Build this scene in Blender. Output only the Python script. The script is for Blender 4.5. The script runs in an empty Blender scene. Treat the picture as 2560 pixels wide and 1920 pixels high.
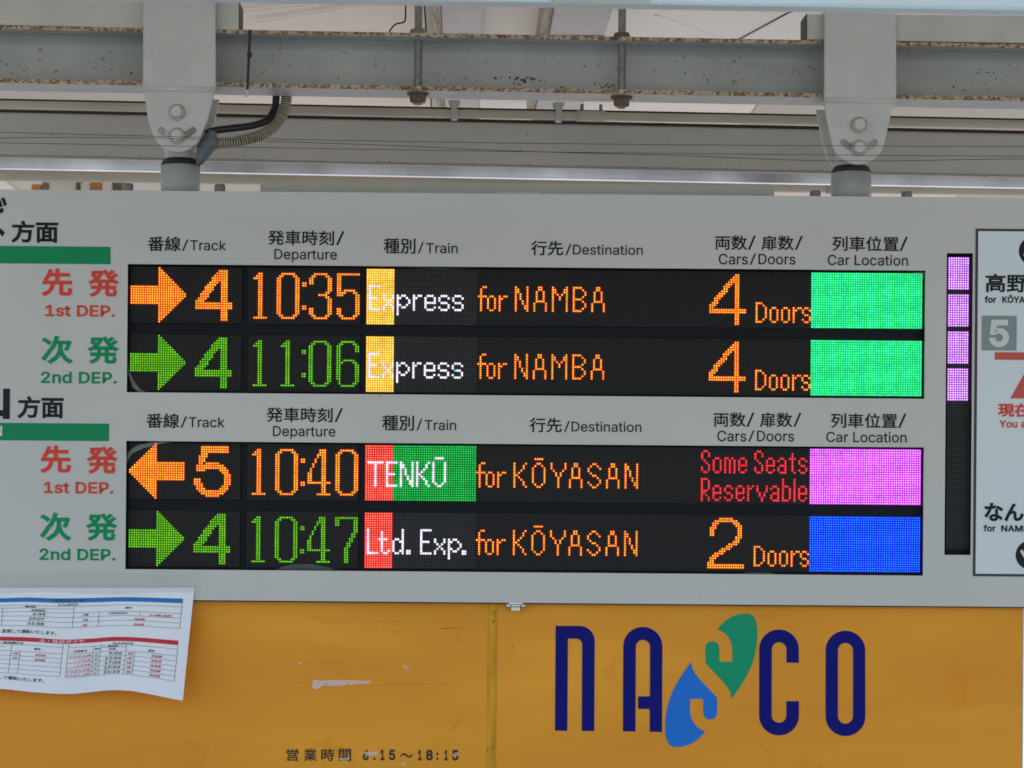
import bpy, bmesh, math, random
from mathutils import Vector, Matrix
random.seed(7)
S = bpy.context.scene
# ------------------------------------------------------------------ camera
F, PPX, PPY, D = 5255.0, 1150.0, 1300.0, 3.6296      # photo pixels (2560 wide) and metres
CAM = Vector((0.1692, -D, -0.4306))
RS = 0.0082
rc = math.sqrt(1 - RS * RS)
RIGHT, UP, FWD = Vector((rc, 0, RS)), Vector((-RS, 0, rc)), Vector((0, 1, 0))
cd = bpy.data.cameras.new('camera'); cam = bpy.data.objects.new('camera', cd)
S.collection.objects.link(cam); S.camera = cam
cd.sensor_width = 36; cd.lens = F / 2560 * 36
cd.shift_x = (1280 - PPX) / 2560; cd.shift_y = (PPY - 960) / 2560
cd.clip_start = .05; cd.clip_end = 500
cam.matrix_world = Matrix((
    (RIGHT.x, UP.x, -FWD.x, CAM.x), (RIGHT.y, UP.y, -FWD.y, CAM.y), (RIGHT.z, UP.z, -FWD.z, CAM.z), (0, 0, 0, 1)))
cd.dof.use_dof = True; cd.dof.focus_distance = D; cd.dof.aperture_fstop = 10
# ------------------------------------------------------------------ world, sun, exposure
EXPO = 1.1
W = bpy.data.worlds.new('World'); S.world = W; W.use_nodes = True
nt = W.node_tree; bg = nt.nodes['Background']
sky = nt.nodes.new('ShaderNodeTexSky'); sky.sky_type = 'NISHITA'; sky.sun_disc = False
SUN_EL, SUN_AZ = math.radians(42), math.radians(20)      # sun stands beyond the kiosk, seen from the camera
sky.sun_elevation = SUN_EL; sky.sun_rotation = SUN_AZ
sky.air_density = 1.3; sky.dust_density = 2.0
nt.links.new(sky.outputs[0], bg.inputs[0]); bg.inputs[1].default_value = 0.13
sd = bpy.data.lights.new('sun', 'SUN'); sd.energy = 2.2; sd.angle = math.radians(.5); sd.color = (1, .96, .9)
sun = bpy.data.objects.new('sun', sd); S.collection.objects.link(sun)
sv = Vector((math.sin(SUN_AZ) * math.cos(SUN_EL), math.cos(SUN_AZ) * math.cos(SUN_EL), math.sin(SUN_EL)))
sun.rotation_euler = sv.to_track_quat('Z', 'Y').to_euler()
S.view_settings.view_transform = 'Standard'; S.view_settings.look = 'None'
S.view_settings.exposure = EXPO; S.view_settings.gamma = 1; S.view_settings.use_curve_mapping = False
S.render.engine = 'CYCLES'; S.cycles.filter_width = 1.65; S.cycles.max_bounces = 8; S.cycles.diffuse_bounces = 5
EK = 2 ** -EXPO

# ------------------------------------------------------------------ helpers
def P(px, py, Y=0.0):
    d = Y + D
    return CAM + RIGHT * ((px - PPX) / F * d) + FWD * d - UP * ((py - PPY) / F * d)
def lin(c):
    return tuple((v / 255 / 12.92 if v / 255 <= .04045 else ((v / 255 + .055) / 1.055) ** 2.4) for v in c)
MATS = {}
def mat(name, col, rough=.5, metal=0, noise=0, nscale=20, bump=0, bscale=200, coat=0, spec=.5, stretch=(1, 1, 1), col2=None, thr=None, alpha=1):
    """procedural principled material; col is linear; noise mottles it, col2/thr lays spots of a second colour over it"""
    if name in MATS: return MATS[name]
    m = bpy.data.materials.new(name); m.use_nodes = True; n = m.node_tree.nodes; l = m.node_tree.links
    b = n['Principled BSDF']
    b.inputs['Roughness'].default_value = rough; b.inputs['Metallic'].default_value = metal
    b.inputs['Coat Weight'].default_value = coat; b.inputs['Specular IOR Level'].default_value = spec
    b.inputs['Alpha'].default_value = alpha
    b.inputs['Base Color'].default_value = (*col, 1)
    tc = n.new('ShaderNodeTexCoord'); mp = n.new('ShaderNodeMapping'); mp.inputs['Scale'].default_value = stretch
    l.new(tc.outputs['Object'], mp.inputs[0])
    last = None
    if noise:
        t = n.new('ShaderNodeTexNoise'); t.inputs['Scale'].default_value = nscale; t.inputs['Detail'].default_value = 6
        l.new(mp.outputs[0], t.inputs['Vector'])
        r = n.new('ShaderNodeValToRGB'); r.color_ramp.elements[0].position = .3; r.color_ramp.elements[1].position = .7
        r.color_ramp.elements[0].color = (*[c * (1 - noise) for c in col], 1)
        r.color_ramp.elements[1].color = (*[min(1, c * (1 + noise)) for c in col], 1)
        l.new(t.outputs[0], r.inputs[0]); last = r.outputs[0]
    if col2:
        for (c2, sc, th, wd) in col2:
            t = n.new('ShaderNodeTexNoise'); t.inputs['Scale'].default_value = sc; t.inputs['Detail'].default_value = 4; t.inputs['Roughness'].default_value = .65
            l.new(tc.outputs['Object'], t.inputs['Vector'])
            r = n.new('ShaderNodeValToRGB'); r.color_ramp.elements[0].position = th; r.color_ramp.elements[1].position = th + wd
            r.color_ramp.elements[0].color = (0, 0, 0, 1); r.color_ramp.elements[1].color = (1, 1, 1, 1)
            l.new(t.outputs[0], r.inputs[0])
            mx = n.new('ShaderNodeMix'); mx.data_type = 'RGBA'
            l.new(r.outputs[0], mx.inputs[0])
            if last: l.new(last, mx.inputs[6])
            else: mx.inputs[6].default_value = (*col, 1)
            mx.inputs[7].default_value = (*c2, 1); last = mx.outputs[2]
    if last: l.new(last, b.inputs['Base Color'])
    if bump:
        t = n.new('ShaderNodeTexNoise'); t.inputs['Scale'].default_value = bscale; t.inputs['Detail'].default_value = 3
        l.new(mp.outputs[0], t.inputs['Vector'])
        bp = n.new('ShaderNodeBump'); bp.inputs['Strength'].default_value = bump; bp.inputs['Distance'].default_value = .002
        l.new(t.outputs[0], bp.inputs['Height']); l.new(bp.outputs[0], b.inputs['Normal'])
    MATS[name] = m; return m
def glow(name, srgb, k=1.0):
    if name in MATS: return MATS[name]
    m = bpy.data.materials.new(name); m.use_nodes = True; n = m.node_tree.nodes; l = m.node_tree.links
    b = n['Principled BSDF']; b.inputs['Base Color'].default_value = (.004, .004, .004, 1); b.inputs['Roughness'].default_value = .6; b.inputs['Specular IOR Level'].default_value = .1
    c = lin(srgb)
    at = n.new('ShaderNodeAttribute'); at.attribute_name = 'level'
    mu = n.new('ShaderNodeMath'); mu.operation = 'MULTIPLY'; mu.inputs[1].default_value = EK * k * 1.2
    l.new(at.outputs['Fac'], mu.inputs[0]); l.new(mu.outputs[0], b.inputs['Emission Strength'])
    b.inputs['Emission Color'].default_value = (*c, 1)
    m.cycles.emission_sampling = 'NONE'
    MATS[name] = m; return m
COL = S.collection
def tag(o, label=None, cat=None, group=None, kind=None):
    if label: o['label'] = label
    if cat: o['category'] = cat
    if group: o['group'] = group
    if kind: o['kind'] = kind
    return o
def link(name, me, m=None, parent=None, smooth=False):
    o = bpy.data.objects.new(name, me); COL.objects.link(o)
    if m: me.materials.clear(); me.materials.append(m)
    if parent:
        o.parent = parent
        o.matrix_parent_inverse = Matrix.Translation(-world_loc(parent))
    if smooth:
        for p in me.polygons: p.use_smooth = True
    return o
LOCS = {}
def world_loc(o):
    return LOCS.get(o.name, Vector((0, 0, 0)))
def empty(name, loc, label, cat, group=None):
    o = bpy.data.objects.new(name, None); COL.objects.link(o); o.location = loc; o.empty_display_size = .05
    LOCS[o.name] = Vector(loc)
    return tag(o, label, cat, group)
def mesh(vs, fs, name='mesh'):
    me = bpy.data.meshes.new(name); me.from_pydata([tuple(v) for v in vs], [], fs); me.update(); return me
def bm_mesh(bm):
    bmesh.ops.recalc_face_normals(bm, faces=bm.faces)
    me = bpy.data.meshes.new('mesh'); bm.to_mesh(me); bm.free(); return me
def bev(bm, w, seg=2):
    if w: bmesh.ops.bevel(bm, geom=[e for e in bm.edges], offset=w, segments=seg, affect='EDGES', clamp_overlap=True)
def box(name, a, b, m, parent=None, bevel=0.0):
    bm = bmesh.new(); a = Vector(a); b = Vector(b)
    bmesh.ops.create_cube(bm, size=1)
    for v in bm.verts: v.co = Vector([(a[i] + b[i]) / 2 + v.co[i] * (b[i] - a[i]) for i in range(3)])
    bev(bm, bevel); return link(name, bm_mesh(bm), m, parent)
def pslab(name, pts, Y0, Y1, m, parent=None, bevel=0.0):
    """prism: outline given in photo pixels laid out in the plane y=Y0, carried straight back to y=Y1"""
    q = [P(x, y, Y0) for x, y in pts]; bm = bmesh.new()
    f = [bm.verts.new(v) for v in q]; g = [bm.verts.new((v.x, Y1, v.z)) for v in q]; n = len(q)
    bm.faces.new(f); bm.faces.new(g[::-1])
    for i in range(n): bm.faces.new((f[i], g[i], g[(i + 1) % n], f[(i + 1) % n]))
    bmesh.ops.recalc_face_normals(bm, faces=bm.faces)
    bev(bm, bevel); return link(name, bm_mesh(bm), m, parent)
def tube(name, pts, r, m, parent=None, seg=12, rings=None):
    bm = bmesh.new(); loops = []; n = len(pts)
    for i, p in enumerate(pts):
        p = Vector(p); t = (Vector(pts[min(i + 1, n - 1)]) - Vector(pts[max(i - 1, 0)])).normalized()
        u = t.cross(Vector((0, 1, 0)));
        if u.length < .1: u = t.cross(Vector((0, 0, 1)))
        u.normalize(); w = t.cross(u)
        rr = r(i) if callable(r) else r
        loops.append([bm.verts.new(p + (u * math.cos(a) + w * math.sin(a)) * rr) for a in [k * 2 * math.pi / seg for k in range(seg)]])
    for a, b in zip(loops, loops[1:]):
        for k in range(seg): bm.faces.new((a[k], a[(k + 1) % seg], b[(k + 1) % seg], b[k]))
    bm.faces.new(loops[0][::-1]); bm.faces.new(loops[-1])
    return link(name, bm_mesh(bm), m, parent, smooth=True)
def spline(pts, n=10):
    out = []
    pts = [Vector(p) for p in pts]; q = [2 * pts[0] - pts[1]] + pts + [2 * pts[-1] - pts[-2]]
    for i in range(1, len(q) - 2):
        for k in range(n):
            t = k / n; a, b, c, d = q[i - 1], q[i], q[i + 1], q[i + 2]
            out.append(.5 * ((2 * b) + (c - a) * t + (2 * a - 5 * b + 4 * c - d) * t * t + (3 * b - a - 3 * c + d) * t ** 3))
    out.append(pts[-1]); return out
def curve_shape(loops, depth, bevel=0.0):
    """filled 2D outline with holes, loops of (x, z) in metres; thickness centred on y=0"""
    c = bpy.data.curves.new('shape', 'CURVE'); c.dimensions = '2D'; c.fill_mode = 'BOTH'
    c.extrude = max(0, depth / 2 - bevel); c.bevel_depth = bevel; c.bevel_resolution = 1; c.offset = -bevel
    for lp in loops:
        s = c.splines.new('POLY'); s.points.add(len(lp) - 1); s.use_cyclic_u = True
        for i, (x, z) in enumerate(lp): s.points[i].co = (x, z, 0, 1)
    o = bpy.data.objects.new('tmp', c); COL.objects.link(o)
    dg = bpy.context.evaluated_depsgraph_get(); me = bpy.data.meshes.new_from_object(o.evaluated_get(dg))
    bpy.data.objects.remove(o); bpy.data.curves.remove(c)
    for v in me.vertices: x, y, z = v.co; v.co = (x, -z, y)
    return me
def pshape(name, loops, Y, depth, m, parent=None, bevel=0.0):
    q = [[(P(x, y, Y).x, P(x, y, Y).z) for x, y in lp] for lp in loops]
    me = curve_shape(q, depth, bevel)
    for v in me.vertices: v.co.y += Y + depth / 2
    return link(name, me, m, parent)
TXT = {}
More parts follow.
